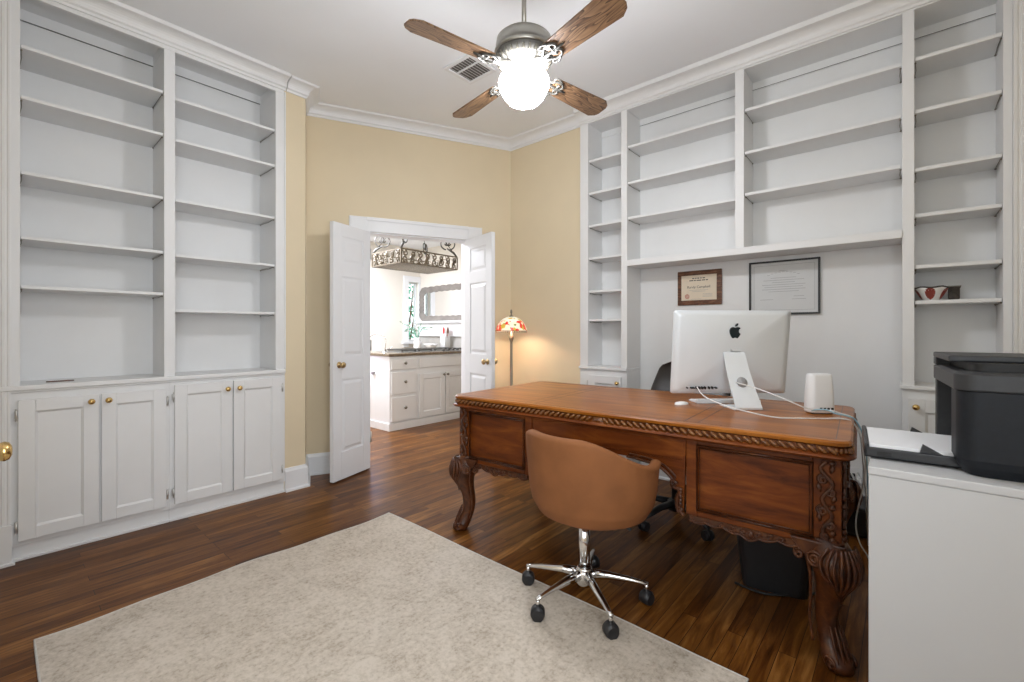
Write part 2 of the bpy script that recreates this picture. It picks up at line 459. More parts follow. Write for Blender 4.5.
# ------------------------------------------------------------------ room shell
CEIL = 3.03
LX = -3.42      # face of the left built-in
RY = 3.27       # face of the right built-in
EX = 0.62       # right (east) wall
P0 = Vector((-3.679, 1.702)); DW = Vector((0.42801, 0.90377)); NW = Vector((0.90377, -0.42801))
def dw(t, out=0.0): p = P0+DW*t+NW*out; return (p.x, p.y)

struct('floor', MB().box(-6.3, 0.9, -1.9, 4.9, -0.12, 0.0), 'floor')
cb = MB(); cb.prism([(-3.92, -1.75), (-3.92, 1.60), dw(-0.03, -0.06), dw(1.90, -0.06), (-2.85, 3.65), (0.75, 3.65), (0.75, -1.75)], CEIL, CEIL+0.1)
struct('ceiling', cb, 'ceiling')
# left wall behind the bookcase and the cream pier at its end
wl_ = MB(); wl_.box(-3.90, -3.725, -0.3, 1.395, 0, CEIL); struct('wall_left', wl_, 'white')
wp = MB(); wp.prism([(-3.90, 1.395), (-3.432, 1.395), (-3.432, 1.552), dw(-0.030), dw(-0.030, -0.05), (-3.90, 1.62)], 0, CEIL)
struct('wall_pier', wp, 'yellow')
# diagonal wall with the double doors
T = frame_T((P0.x, P0.y, 0), DW, NW)   # local x along wall, y into the study
OP0, OP1, OPZ = 0.452, 1.345, 2.035
wd = MB(T)
wd.box(-0.029, OP0, -0.13, 0, 0, CEIL); wd.box(OP1, 1.92, -0.13, 0, 0, CEIL); wd.box(OP0, OP1, -0.13, 0, OPZ, CEIL)
struct('wall_back', wd, 'yellow')
wr = MB(); wr.box(-2.95, -2.075, 3.33, 3.66, 0, CEIL); struct('wall_right', wr, 'yellow')
wa = MB(); wa.box(-2.075, 0.75, 3.515, 3.66, 0, CEIL); struct('wall_alcove', wa, 'white')
we = MB()
we.box(EX, EX+0.13, 0.75, 3.60, 0, CEIL); we.box(EX, EX+0.13, -1.75, -1.15, 0, CEIL)
we.box(EX, EX+0.13, -1.15, 0.75, 0, 0.75); we.box(EX, EX+0.13, -1.15, 0.75, 2.35, CEIL)
struct('wall_east', we, 'yellow')
wf = MB()
wf.box(-3.80, -2.80, -0.25, -0.06, 0, CEIL); wf.box(-1.98, -1.45, -0.25, -0.06, 0, CEIL); wf.box(-2.80, -1.98, -0.25, -0.06, 2.06, CEIL)
wf.box(-1.58, -1.45, -1.62, -0.25, 0, CEIL)
wf.box(-1.45, -1.35, -1.75, -1.62, 0, CEIL); wf.box(0.45, EX+0.13, -1.75, -1.62, 0, CEIL)
wf.box(-1.35, 0.45, -1.75, -1.62, 0, 0.75); wf.box(-1.35, 0.45, -1.75, -1.62, 2.35, CEIL)
struct('wall_front', wf, 'yellow')
def window(n, T, w, h, bars=True):
    """T: local x along, y into room, z up from the sill"""
    mb = MB(T); f = 0.05 if bars else 0.022
    mb.box(0, w, -0.09, -0.05, 0, f); mb.box(0, w, -0.09, -0.05, h-f, h); mb.box(0, f, -0.09, -0.05, f, h-f); mb.box(w-f, w, -0.09, -0.05, f, h-f)
    if bars: mb.box(w/2-0.015, w/2+0.015, -0.085, -0.055, f, h-f); mb.box(f, w-f, -0.085, -0.055, h/2-0.015, h/2+0.015)
    o = struct('window_%d' % n, mb, 'white_door')
    g = MB(T); g.box(f, w-f, -0.072, -0.068, f, h-f); g.build('pane', 'glass', o)
    c = MB(T); c.box(-0.09, 0, 0, 0.02, -0.09, h+0.09); c.box(w, w+0.09, 0, 0.02, -0.09, h+0.09); c.box(0, w, 0, 0.02, h, h+0.09); c.box(-0.12, w+0.12, 0, 0.05, -0.04, 0)
    c.build('window_casing', 'white_door', o)
    return o
window(1, frame_T((0.45, -1.62, 0.75), (-1, 0), (0, 1)), 1.80, 1.60)  # unseen window, added to carry the front fill light
window(2, frame_T((EX, -1.15, 0.75), (0, 1), (-1, 0)), 1.90, 1.60)  # out of view, added as the opening for the east fill light

# baseboards (profile out, z)
BB = [(0, 0), (0.034, 0), (0.034, 0.012), (0.020, 0.022), (0.018, 0.145), (0.010, 0.158), (0.006, 0.170), (0, 0.170)]
b1 = MB(); sweep(b1, [(-3.432, 1.398), (-3.432, 1.552), dw(-0.030), dw(OP0-0.15)], BB)
struct('baseboard_left', b1, 'white_door')
b2 = MB(); sweep(b2, [dw(OP1+0.15), (-2.908, 3.33), (-2.09, 3.33)], BB); struct('baseboard_back', b2, 'white_door')
b3 = MB(); sweep(b3, [(0.61, 3.27), (EX, 3.27), (EX, -1.62), (-1.45, -1.62), (-1.45, -0.06), (-1.88, -0.06)], BB); struct('baseboard_east', b3, 'white_door')
b4 = MB(); sweep(b4, [(-1.625, 3.512), (-0.02, 3.512)], BB); struct('baseboard_alcove', b4, 'white_door')
# crown moulding
def crown_prof(h0=2.945):
    P_ = [(0, h0), (0.010, h0), (0.012, h0+0.014), (0.022, h0+0.022)]
    for i in range(7):
        a = i/6*pi/2; P_.append((0.022+0.058*(1-cos(a)), h0+0.022+0.048*sin(a)))
    P_ += [(0.092, h0+0.072), (0.100, CEIL-0.001), (0, CEIL-0.001)]
    return P_
c1 = MB(); sweep(c1, [(-3.432, 1.412), (-3.432, 1.552), dw(-0.030), (-2.908, 3.33), (-2.078, 3.33)], crown_prof()); struct('trim_1', c1, 'white_door')
c2 = MB(); sweep(c2, [(EX, 3.24), (EX, -1.62), (-1.45, -1.62), (-1.45, -0.06), (-3.30, -0.06)], crown_prof()); struct('trim_2', c2, 'white_door')

# door casing of the double doors (trim_3), with jambs
c3 = MB(T)
for a, b_ in ((OP0-0.15, OP0), (OP1, OP1+0.15)):
    c3.box(a, b_, 0, 0.018, 0, OPZ+0.125); c3.box(a+0.012, b_-0.012, 0.018, 0.024, 0, OPZ+0.11)
c3.box(OP0, OP1, 0, 0.018, OPZ, OPZ+0.125); c3.box(OP0-0.012, OP1+0.012, 0.018, 0.026, OPZ+0.095, OPZ+0.125)
c3.box(OP0, OP0+0.012, -0.13, 0, 0, OPZ); c3.box(OP1-0.012, OP1, -0.13, 0, 0, OPZ); c3.box(OP0, OP1, -0.13, 0, OPZ-0.012, OPZ)
struct('trim_3', c3, 'white_door', 0.003)

# panelled door leaves
def leaf(n, hinge, direction, w, h=2.015, t=0.036, knob_sides=(1, -1), handle_z=0.915):
    """direction: 2D unit vector from hinge to free edge; local y = left normal"""
    u = Vector(direction).normalized(); nrm = Vector((-u.y, u.x))
    Td = frame_T((hinge[0], hinge[1], 0.012), u, nrm)
    mb = MB(Td); st = 0.085 if w < 0.6 else 0.11
    zs = [(0.215, 0.785), (0.965, 1.600), (1.705, 1.915)]
    mb.box(0, w, -t/2+0.007, t/2-0.007, 0, h)
    cols = [(st, w-st)] if w < 0.6 else [(st, w/2-0.05), (w/2+0.05, w-st)]
    for s in (1, -1):
        ya, yb = (t/2-0.007, t/2) if s > 0 else (-t/2, -t/2+0.007)
        mb.box(0, st, ya, yb, 0, h); mb.box(w-st, w, ya, yb, 0, h)
        if len(cols) == 2: mb.box(w/2-0.05, w/2+0.05, ya, yb, 0, h)
        prev = 0
        for (z0, z1) in zs+[(h, h)]:
            for (x0, x1) in cols: mb.box(x0, x1, ya, yb, prev, z0)
            prev = z1
        for (x0, x1) in cols:
            for (z0, z1) in zs:
                y0 = s*(t/2-0.007); y1 = s*(t/2-0.0005)
                mb.frustum(x0+0.016, x1-0.016, z0+0.016, z1-0.016, y0, y1, 0.022)
    o = struct('door_%d' % n, mb, 'white_door', 0.0015)
    for s in knob_sides:
        k = MB(Td); kx = w-0.06; kz = handle_z-0.012; q = 0.8 if n < 3 else 1.0
        R = Matrix(((1, 0, 0), (0, 0, s), (0, -s, 0)))
        k.lathe([(a*q, b_*q) for a, b_ in [(0.031, 0), (0.031, 0.005), (0.024, 0.009), (0.011, 0.012), (0.010, 0.030), (0.018, 0.034), (0.027, 0.043), (0.030, 0.054), (0.026, 0.064), (0.014, 0.070), (0.0, 0.071)]], (kx, s*t/2, kz), 20, R)
        k.build('door_knob', 'brass' if n == 3 else 'old_brass', o)
    hg = MB(Td)
    for z in (0.22, 1.0, 1.78): hg.cyl((-0.004, t/2+0.003, z), (-0.004, t/2+0.003, z+0.09), 0.006, n=10)
    hg.build('hinge', 'steel', o)
    return o
hl = dw(OP0+0.006, 0.034); fl = Vector((-3.318, 1.690)); dl = (fl-Vector(hl))
leaf(1, hl, dl, 0.418)
hr = dw(OP1-0.006, 0.034); fr_ = Vector((-2.672, 2.800)); dr = fr_-Vector(hr)
leaf(2, hr, dr, 0.448)
leaf(3, (-2.779, -0.052), (1, 0), 0.782, 2.03, knob_sides=(1,), handle_z=0.815)
c5 = MB(); c5.box(-2.90, -2.80, -0.06, -0.04, 0, 2.16); c5.box(-1.98, -1.88, -0.06, -0.04, 0, 2.16); c5.box(-2.80, -1.98, -0.06, -0.04, 2.06, 2.16)
struct('trim_4', c5, 'white_door', 0.003)

# ceiling vent
vt = thing('ceiling_vent', 'white louvred square air vent in the ceiling beside the fan', 'vent', (-2.305, 2.20, CEIL))
vb = MB(); a = 0.135
vb.box(-a, a, -a, -a+0.03, -0.012, 0); vb.box(-a, a, a-0.03, a, -0.012, 0); vb.box(-a, -a+0.03, -a+0.03, a-0.03, -0.012, 0); vb.box(a-0.03, a, -a+0.03, a-0.03, -0.012, 0)
vb.build('vent_frame', 'white_door', vt, bevel=0.003)
vb = MB(); vb.box(-a+0.03, a-0.03, -a+0.03, a-0.03, -0.003, -0.0005); vb.build('vent_backing', 'shadowline', vt)
vb = MB()
for i in range(8):
    x = -a+0.036+i*0.0255
    vb.add([(x, -a+0.03, -0.003), (x+0.013, -a+0.03, -0.011), (x+0.013, a-0.03, -0.011), (x, a-0.03, -0.003), (x+0.002, -a+0.03, -0.003), (x+0.015, -a+0.03, -0.011), (x+0.015, a-0.03, -0.011), (x+0.002, a-0.03, -0.003)],
           [(0,1,2,3), (4,7,6,5), (0,4,5,1), (2,6,7,3), (1,5,6,2), (0,3,7,4)])
vb.box(-a+0.03, a-0.03, -0.033, -0.023, -0.012, -0.001)
vb.build('louvres', 'white_door', vt)

# ------------------------------------------------------------------ built-in joinery
def cab_door(parent, T, u0, u1, z0, z1, knob=None, hinge_side=None, t=0.020, stile=0.062, mat='white', knobmat='brass', kr=0.016):
    mb = MB(T)
    mb.box(u0, u1, 0.002, t-0.009, z0, z1)
    mb.box(u0, u0+stile, t-0.009, t, z0, z1); mb.box(u1-stile, u1, t-0.009, t, z0, z1)
    mb.box(u0+stile, u1-stile, t-0.009, t, z0, z0+stile); mb.box(u0+stile, u1-stile, t-0.009, t, z1-stile, z1)
    # sloping inner moulding
    a, b_, c, d = u0+stile, u1-stile, z0+stile, z1-stile; q = 0.010; e = t-0.0085
    mb.add([(a,t,c),(b_,t,c),(b_,t,d),(a,t,d),(a+q,e,c+q),(b_-q,e,c+q),(b_-q,e,d-q),(a+q,e,d-q)], [(0,1,5,4),(1,2,6,5),(2,3,7,6),(3,0,4,7)])
    o = mb.build('door', mat, parent, True, bevel=0.002)
    if knob:
        k = MB(T); R = Matrix(((1, 0, 0), (0, 0, 1), (0, -1, 0)))
        k.lathe([(kr*0.62, 0), (kr*0.62, 0.003), (kr*0.35, 0.006), (kr*0.35, 0.014), (kr*0.8, 0.018), (kr, 0.024), (kr*0.85, 0.030), (kr*0.4, 0.034), (0, 0.035)], (knob[0], t, knob[1]), 16, R)
        k.build('knob', knobmat, o, True)
    if hinge_side:
        x = u0 if hinge_side < 0 else u1
        for zz in (z0+0.075, z1-0.075):
            h = MB(T); h.cyl((x+hinge_side*0.006, t, zz-0.025), (x+hinge_side*0.006, t, zz+0.025), 0.005, n=10)
            h.box(min(x, x+hinge_side*0.013), max(x, x+hinge_side*0.013), 0.0, 0.003, zz-0.020, zz+0.020)
            h.ell((x+hinge_side*0.006, t, zz+0.028), 0.005, 0.005, 0.004, 8); h.ell((x+hinge_side*0.006, t, zz-0.028), 0.005, 0.005, 0.004, 8)
            h.build('hinge', 'steel', o, True)
    return o
def shelf(parent, T, u0, u1, z, depth, thick=0.020, setback=0.012, clips=True):
    mb = MB(T); mb.box(u0+0.002, u1-0.002, -depth+0.001, -setback, z-thick, z)
    o = mb.build('shelf', 'white', parent, True, bevel=0.003)
    if clips:
        c = MB(T)
        for x, s in ((u0+0.004, 1), (u1-0.004, -1)):
            c.tube([(x, -setback-0.02, z-thick-0.001), (x+s*0.004, -setback-0.10, z-thick-0.010), (x, -depth+0.03, z-thick-0.004)], 0.0018, 6)
            c.ell((x, -setback-0.02, z-thick-0.004), 0.005, 0.005, 0.005, 8); c.ell((x, -depth+0.03, z-thick-0.006), 0.005, 0.005, 0.005, 8)
        c.build('shelf_support', 'pewter', o, True)
    return o

# ---- left bookcase: local x = +Y (room), local y = +X (out of the wall)
TL = frame_T((LX, 0, 0), (0, 1), (1, 0))
DEP = 0.300
ZTOP, ZIN = 2.915, 2.975
bl = thing('bookcase', 'white built-in bookcase of two empty bays on the left wall', 'bookcase', (LX, 0.72, 0.875), 0, 'white built-in bookcases')
mb = MB(TL)
mb.box(0.0, 0.087, -DEP, 0, 0.875, ZTOP); mb.box(0.683, 0.739, -DEP, 0, 0.875, ZTOP); mb.box(1.333, 1.391, -DEP, 0, 0.875, ZTOP)
for a, b_ in ((0.0, 0.087), (0.683, 0.739), (1.333, 1.391)): mb.box(a, b_, -DEP, -0.022, ZTOP, ZIN)
mb.box(0.0, 1.391, -0.022, 0, ZTOP, CEIL-0.002)
mb.box(0.0, 1.391, -DEP, -0.022, ZIN, CEIL-0.002)
mb.build('face_frame', 'white', bl, True, bevel=0.002)
mb = MB(TL)
for a, b_ in ((0.087, 0.683), (0.739, 1.333)): mb.box(a, b_, -DEP-0.004, -DEP+0.002, 0.90, ZIN); mb.box(a, b_, -DEP+0.002, -DEP+0.012, ZTOP, ZIN)
mb.build('back_panel', 'white', bl, True)
mb = MB(TL)
for a, b_ in ((0.087, 0.683), (0.739, 1.333)): mb.box(a, b_, -DEP+0.002, -DEP+0.0115, ZTOP-0.003, ZTOP)
mb.build('gap_line', 'shadowline', bl, True)
for z in (2.659, 2.397, 2.008, 1.673, 1.417): shelf(bl, TL, 0.087, 0.683, z, DEP, thick=0.018)
for z in (2.641, 2.385, 2.008, 1.663, 1.317): shelf(bl, TL, 0.739, 1.333, z, DEP, thick=0.018)
mb = MB(); sweep(mb, [(LX, -0.05), (LX, 1.400)], crown_prof(2.938)); mb.build('crown_moulding', 'white', bl, True)
mb = MB(TL); mb.box(0.0, 1.395, -DEP, 0.022, 0.875, 0.900); mb.box(0.0, 1.395, 0, 0.010, 0.862, 0.875); mb.build('ledge', 'white', bl, True, bevel=0.004)
mb = MB(TL); mb.box(1.391, 1.403, -0.02, 0.006, 0.90, 2.93); mb.build('edge_bead', 'white', bl, True, bevel=0.003)
# thin board lying in the first bay
tn = MB(TL); tn.box(0.19, 0.29, -0.12, -0.09, 0.9005, 0.9045); tn.cyl((0.185, -0.105, 0.903), (0.295, -0.105, 0.903), 0.0035, n=8)
tag(tn.build('wooden_stick', 'plaque', None, bevel=0.001), 'small thin brown strip lying on the ledge of the left bookcase', 'strip')

def base_cab(name_label, T, u0, u1, ztop, depth, doors, group=None, toe=0.078):
    r = thing('base_cabinet', name_label, 'cabinet', tuple(T @ Vector(((u0+u1)/2, -depth/2, 0))), 0, 'white base cabinets under the bookcases')
    mb = MB(T)
    mb.box(u0, u1, -depth, 0, toe, ztop)
    mb.build('carcass', 'white', r, True, bevel=0.002)
    mb = MB(T); mb.box(u0, u1, -depth, -0.012, 0, toe); mb.box(u0, u1, -0.012, 0.004, 0, 0.016)
    mb.build('toe_board', 'white', r, True, bevel=0.003)
    for d in doors: cab_door(r, T, **d)
    return r
base_cab('white two-door base cabinet at the left edge, below the nearer bookcase bay', TL, 0.0, 0.708, 0.862, 0.23, [
    dict(u0=0.079, u1=0.384, z0=0.105, z1=0.826, knob=(0.352, 0.790), hinge_side=-1),
    dict(u0=0.396, u1=0.690, z0=0.105, z1=0.826, knob=(0.424, 0.790), hinge_side=1)])
base_cab('white two-door base cabinet beside the cream pier, below the farther bookcase bay', TL, 0.708, 1.397, 0.862, 0.23, [
    dict(u0=0.733, u1=1.050, z0=0.105, z1=0.845, knob=(1.018, 0.795), hinge_side=-1),
    dict(u0=1.058, u1=1.366, z0=0.105, z1=0.845, knob=(1.088, 0.795), hinge_side=1)])
# fluted pilaster at the left edge of the frame
def fluted(T, w, h, plinth=True):
    poly = []; n = 5; x = 0.0
    poly = [(0, 0), (0, 0.018)]
    fw = w/(2*n+1)
    for i in range(n):
        a = fw*(2*i+1); poly += [(a, 0.018), (a+fw*0.2, 0.015), (a+fw*0.8, 0.015), (a+fw, 0.018)]
    poly += [(w, 0.018), (w, 0)]
    mb = MB(T); z0 = 0.20 if plinth else 0
    mb.prism(poly, z0, h)
    if plinth: mb.box(-0.003, w+0.004, 0, 0.030, 0, 0.20); mb.box(-0.003, w+0.014, 0, 0.042, 0, 0.014)
    return mb
fp = fluted(frame_T((LX, -0.055, 0), (0, 1), (1, 0)), 0.110, 2.93); struct('trim_5', fp, 'white', 0.001)
fp = fluted(frame_T((0.405, RY, 0), (1, 0), (0, -1)), 0.150, 2.93); struct('trim_6', fp, 'white', 0.001)

DEP = 0.240
# ---- right built-ins: local x = +X, local y = -Y
TR = frame_T((0, RY, 0), (1, 0), (0, -1))
CZ = 0.885
# narrow tall bookcase
r1 = thing('bookcase', 'narrow tall white bookcase beside the cream wall, right of the fan', 'bookcase', (-1.85, RY, CZ), 0, 'white built-in bookcases')
mb = MB(TR); mb.box(-2.075, -1.997, -DEP, 0, CZ, 2.922); mb.box(-1.694, -1.642, -DEP, 0, CZ, 2.922); mb.box(-2.075, -1.642, -DEP, 0, 2.922, CEIL-0.002)
mb.build('face_frame', 'white', r1, True, bevel=0.002)
mb = MB(TR); mb.box(-1.997, -1.694, -DEP-0.005, -DEP+0.002, CZ, 2.922); mb.box(-1.997, -1.694, -DEP+0.002, -DEP+0.012, 2.872, 2.922); mb.build('back_panel', 'white', r1, True)
for z in (2.615, 2.342, 2.070, 1.797, 1.520, 1.281): shelf(r1, TR, -1.997, -1.694, z, DEP)
mb = MB(TR); mb.box(-2.078, -1.640, -DEP, 0.020, CZ-0.022, CZ); mb.build('ledge', 'white', r1, True, bevel=0.004)
# overhead bookcase over the alcove
r2 = thing('bookcase', 'white overhead bookcase of two wide bays above the desk alcove', 'bookcase', (-0.82, RY, 1.69), 0, 'white built-in bookcases')
mb = MB(TR); mb.box(-0.854, -0.799, -DEP, 0, 1.735, 2.922); mb.box(-1.642, -0.004, -DEP, 0, 2.922, CEIL-0.002)
mb.build('face_frame', 'white', r2, True, bevel=0.002)
mb = MB(TR); mb.box(-1.642, -0.005, -DEP, 0.012, 1.690, 1.737); mb.build('bottom_board', 'white', r2, True, bevel=0.003)
mb = MB(TR)
for a, b_ in ((-1.642, -0.854), (-0.799, -0.004)): mb.box(a, b_, -DEP-0.005, -DEP+0.002, 1.737, 2.922); mb.box(a, b_, -DEP+0.002, -DEP+0.012, 2.872, 2.922)
mb.build('back_panel', 'white', r2, True)
mb = MB(TR)
for a, b_ in ((-1.642, -0.854), (-0.799, -0.004)): mb.box(a, b_, -DEP+0.012, -DEP+0.0135, 2.869, 2.872)
mb.build('gap_line', 'shadowline', r2, True)
for z in (2.642, 2.357, 2.080):
    shelf(r2, TR, -1.642, -0.854, z, DEP); shelf(r2, TR, -0.799, -0.007, z+0.019, DEP)
# right tall bookcase
r4 = thing('bookcase', 'tall white bookcase at the right edge holding the red and white bowl', 'bookcase', (0.2, RY, CZ), 0, 'white built-in bookcases')
mb = MB(TR); mb.box(-0.004, 0.046, -DEP, 0, CZ, 2.922); mb.box(0.373, 0.405, -DEP, 0, CZ, 2.922); mb.box(-0.004, 0.405, -DEP, 0, 2.922, CEIL-0.002)
mb.build('face_frame', 'white', r4, True, bevel=0.002)
mb = MB(TR); mb.box(0.046, 0.373, -DEP-0.005, -DEP+0.002, CZ, 2.922); mb.box(0.046, 0.373, -DEP+0.002, -DEP+0.012, 2.872, 2.922); mb.build('back_panel', 'white', r4, True)
mb = MB(TR); mb.box(0.046, 0.373, -DEP+0.012, -DEP+0.0135, 2.869, 2.872); mb.build('gap_line', 'shadowline', r4, True)
R4Z = (2.666, 2.381, 2.064, 1.815, 1.537, 1.345)
for z in R4Z: shelf(r4, TR, 0.046, 0.373, z, DEP)
mb = MB(TR); mb.box(-0.014, 0.405, -DEP, 0.020, CZ-0.022, CZ); mb.build('ledge', 'white', r4, True, bevel=0.004)
# crown of the right run
mb = MB(); sweep(mb, [(-2.078, RY), (0.60, RY)], crown_prof(2.930)); struct('trim_7', mb, 'white')
struct('wall_end', MB().box(0.555, EX, RY+0.003, 3.515, 0, CEIL), 'yellow')
base_cab('white base cabinet under the narrow bookcase, just above the desk top edge', TR, -2.075, -1.642, CZ-0.022, 0.235, [
    dict(u0=-1.985, u1=-1.688, z0=0.105, z1=0.815, knob=(-1.712, 0.765), hinge_side=-1)], toe=0.078)
base_cab('white base cabinet under the right bookcase, half hidden behind the printer', TR, -0.004, 0.405, CZ-0.022, 0.235, [
    dict(u0=0.020, u1=0.385, z0=0.105, z1=0.815, knob=(0.052, 0.772), hinge_side=1, stile=0.07)], toe=0.078)

# ---- decorative bowl on the right bookcase shelf
bz = R4Z[5]+0.0005
bw = thing('decorative_bowl', 'red, white and dark painted bowl on the right bookcase shelf', 'bowl', (0.115, RY-(-0.085), bz))
mb = MB(); mb.lathe([(0.030, 0), (0.034, 0.004), (0.052, 0.030), (0.066, 0.056), (0.072, 0.070), (0.068, 0.070), (0.060, 0.055), (0.045, 0.030), (0.025, 0.010), (0, 0.008)], (0, 0, 0), 32); mb.build('bowl_body', 'ceramic', bw)
mb = MB()
for k in range(5):
    aa = radians(-90-6+72*k); rr0 = 0.0
    def petal(u, v, aa=aa):
        z = 0.004+0.064*v; rad = 0.0345+(0.0715-0.0345)*((z-0.004)/0.066)**0.9+0.0016
        wdt = 0.34*max(0.0, 1-(2*v-1)**2)**0.5+0.03
        a_ = aa+(u-0.5)*2*wdt
        return (rad*cos(a_), rad*sin(a_), z)
    mb.grid(petal, 7, 7)
mb.build('red_petals', 'terracotta', bw)
mb = MB(); mb.tube([(0.070*cos(2*pi*i/28), 0.070*sin(2*pi*i/28), 0.070+0.003*sin(5*2*pi*i/28)) for i in range(28)], 0.0042, 8, closed=True); mb.build('dark_rim', 'bowl_dark', bw)
pot = thing('small_pot', 'small dark speckled square pot at the right of the painted bowl', 'pot', (0.205, RY+0.10, bz))
mb = MB(); mb.lathe([(0.026, 0), (0.031, 0.01), (0.031, 0.060), (0.036, 0.068), (0.036, 0.072), (0.028, 0.072), (0.026, 0.02), (0, 0.018)], (0, 0, 0), 4, Matrix.Rotation(radians(45), 3, 'Z')); mb.build('pot_body', 'bowl_dark', pot, bevel=0.003)
mb = MB(); mb.box(-0.027, 0.027, -0.027, 0.027, 0.070, 0.076); mb.build('pot_lid', 'pewter', pot, bevel=0.002)

# ------------------------------------------------------------------ wall frames in the alcove
AY = 3.514
def bars(T, rows, mat, parent, y=0.0, h=0.004):
    mb = MB(T)
    for x0, x1, z in rows: mb.box(x0, x1, y, y+0.0006, z-h/2, z+h/2)
    return mb.build('printed_line', mat, parent, True)
def text_obj(body, size, T, mat, parent, name, align='CENTER', ext=0.0002, font_bold=False):
    cu = bpy.data.curves.new(name, 'FONT'); cu.body = body; cu.size = size; cu.align_x = align; cu.extrude = ext
    o = bpy.data.objects.new(name, cu); COL.objects.link(o)
    dg = bpy.context.evaluated_depsgraph_get(); me = bpy.data.meshes.new_from_object(o.evaluated_get(dg))
    bpy.data.objects.remove(o)
    mb = MB(T @ Matrix(((1,0,0,0),(0,0,1,0),(0,1,0,0),(0,0,0,1))))
    mb.add([tuple(v.co) for v in me.vertices], [tuple(p.vertices) for p in me.polygons])
    return mb.build(name, mat, parent, True)
TA = frame_T((0, AY, 0), (1, 0), (0, -1))
x0, x1, z0, z1 = -1.330, -1.003, 1.378, 1.640
pl = thing('framed_certificate', 'small cream certificate on a brown wooden plaque above the computer', 'certificate', ((x0+x1)/2, AY, z0))
mb = MB(TA); mb.box(x0, x1, 0.0, 0.016, z0, z1); mb.build('plaque_board', 'plaque', pl, True, bevel=0.006)
mb = MB(TA); mb.box(x0+0.032, x1-0.036, 0.016, 0.018, z0+0.036, z1-0.036); mb.build('certificate_sheet', 'parchment', pl, True)
cx = (x0+x1)/2-0.002
def TT(x, z, y): return TA @ Matrix.Translation((x, y, z))
mb = MB(TA)
for zz, ws in ((z1-0.060, (0.016, 0.010, 0.014, 0.012, 0.018)), (z1-0.076, (0.030, 0.012, 0.034, 0.022, 0.016))):
    xx = cx-(sum(ws)+0.006*(len(ws)-1))/2
    for w_ in ws: mb.box(xx, xx+w_, 0.018, 0.0186, zz-0.0035, zz+0.0035); xx += w_+0.006
mb.build('heading_line', 'ink_dark', pl, True)
text_obj('Randy Campbell', 0.026, TT(cx, z1-0.134, 0.0182), 'ink_dark', pl, 'name_text')
bars(TA, [(cx-0.07, cx+0.07, z1-0.150), (cx-0.05, cx+0.05, z1-0.160), (cx+0.03, cx+0.10, z1-0.180), (cx+0.03, cx+0.10, z1-0.190), (cx+0.03, cx+0.10, z1-0.200), (cx-0.06, cx+0.02, z0+0.044)], 'ink', pl, 0.0181, 0.0018)
mb = MB(TA); mb.tube([(cx-0.085+0.015*cos(2*pi*i/20), 0.0185, z0+0.066+0.015*sin(2*pi*i/20)) for i in range(20)], 0.0022, 6, True)
mb.tube([(cx-0.085+0.007*cos(2*pi*i/14), 0.0185, z0+0.066+0.007*sin(2*pi*i/14)) for i in range(14)], 0.002, 6, True); mb.build('red_seal', 'seal', pl, True)
x0, x1, z0, z1 = -0.822, -0.404, 1.292, 1.660
dp = thing('framed_diploma', 'large white diploma in a thin black frame on the alcove wall', 'diploma', ((x0+x1)/2, AY, z0))
mb = MB(TA); q = 0.012
mb.box(x0, x1, 0, 0.020, z0, z0+q); mb.box(x0, x1, 0, 0.020, z1-q, z1); mb.box(x0, x0+q, 0, 0.020, z0+q, z1-q); mb.box(x1-q, x1, 0, 0.020, z0+q, z1-q)
mb.build('frame', 'black_frame', dp, True, bevel=0.002)
mb = MB(TA); mb.box(x0+q, x1-q, 0.0, 0.008, z0+q, z1-q); mb.build('diploma_sheet', 'print_paper', dp, True)
cx = (x0+x1)/2
rows = [(cx-0.025, cx+0.025, z1-0.070)]+[(cx+q*0.022-0.008, cx+q*0.022+0.008, z1-0.078-0.0035*q*q*0.35) for q in (-4, -3, -2, -1, 0, 1, 2, 3, 4)]
for i, wv in enumerate((0.10, 0.16, 0.09, 0.17, 0.15, 0.17, 0.12)): rows.append((cx-wv*0.75, cx+wv*0.75, z1-0.118-i*0.0155))
rows += [(cx+0.06, cx+0.12, z1-0.245), (cx-0.14, cx-0.06, z1-0.265), (cx+0.05, cx+0.13, z1-0.265)]
bars(TA, rows, 'ink', dp, 0.0081, 0.0022)
mb = MB(TA); e = 0.030
for a, b_, c, d in ((x0+e, x1-e, z0+e, z0+e+0.0015), (x0+e, x1-e, z1-e-0.0015, z1-e), (x0+e, x0+e+0.0015, z0+e, z1-e), (x1-e-0.0015, x1-e, z0+e, z1-e)): mb.box(a, b_, 0.008, 0.0086, c, d)
mb.build('border_line', 'ink', dp, True)

# ------------------------------------------------------------------ wall outlet with plugs (right end of alcove)
ol = thing('wall_outlet', 'wall outlet crowded with white plugs and cables, beside the desk end', 'outlet', (-0.245, AY, 0.20))
mb = MB(TA); mb.box(-0.30, -0.19, 0, 0.006, 0.20, 0.33); mb.build('outlet_plate', 'white_plastic', ol, True, bevel=0.002)
for i in range(3):
    mb = MB(TA); x = -0.285+i*0.035; mb.box(x, x+0.026, 0.006, 0.035, 0.245+0.02*(i % 2), 0.275+0.02*(i % 2)); mb.build('plug', 'white_plastic' if i != 1 else 'black_plastic', ol, True, bevel=0.004)
mb = MB(TA)
for i in range(4):
    mb.tube(smooth_pts([(-0.28+0.03*i, 0.03, 0.26), (-0.30+0.03*i, 0.07, 0.29+0.01*i), (-0.24+0.01*i, 0.08, 0.26), (-0.25+0.02*i, 0.06, 0.22), (-0.20+0.01*i, 0.05, 0.17)], 6), 0.003, 6)
mb.build('plug_cord', 'cable_white', ol, True)

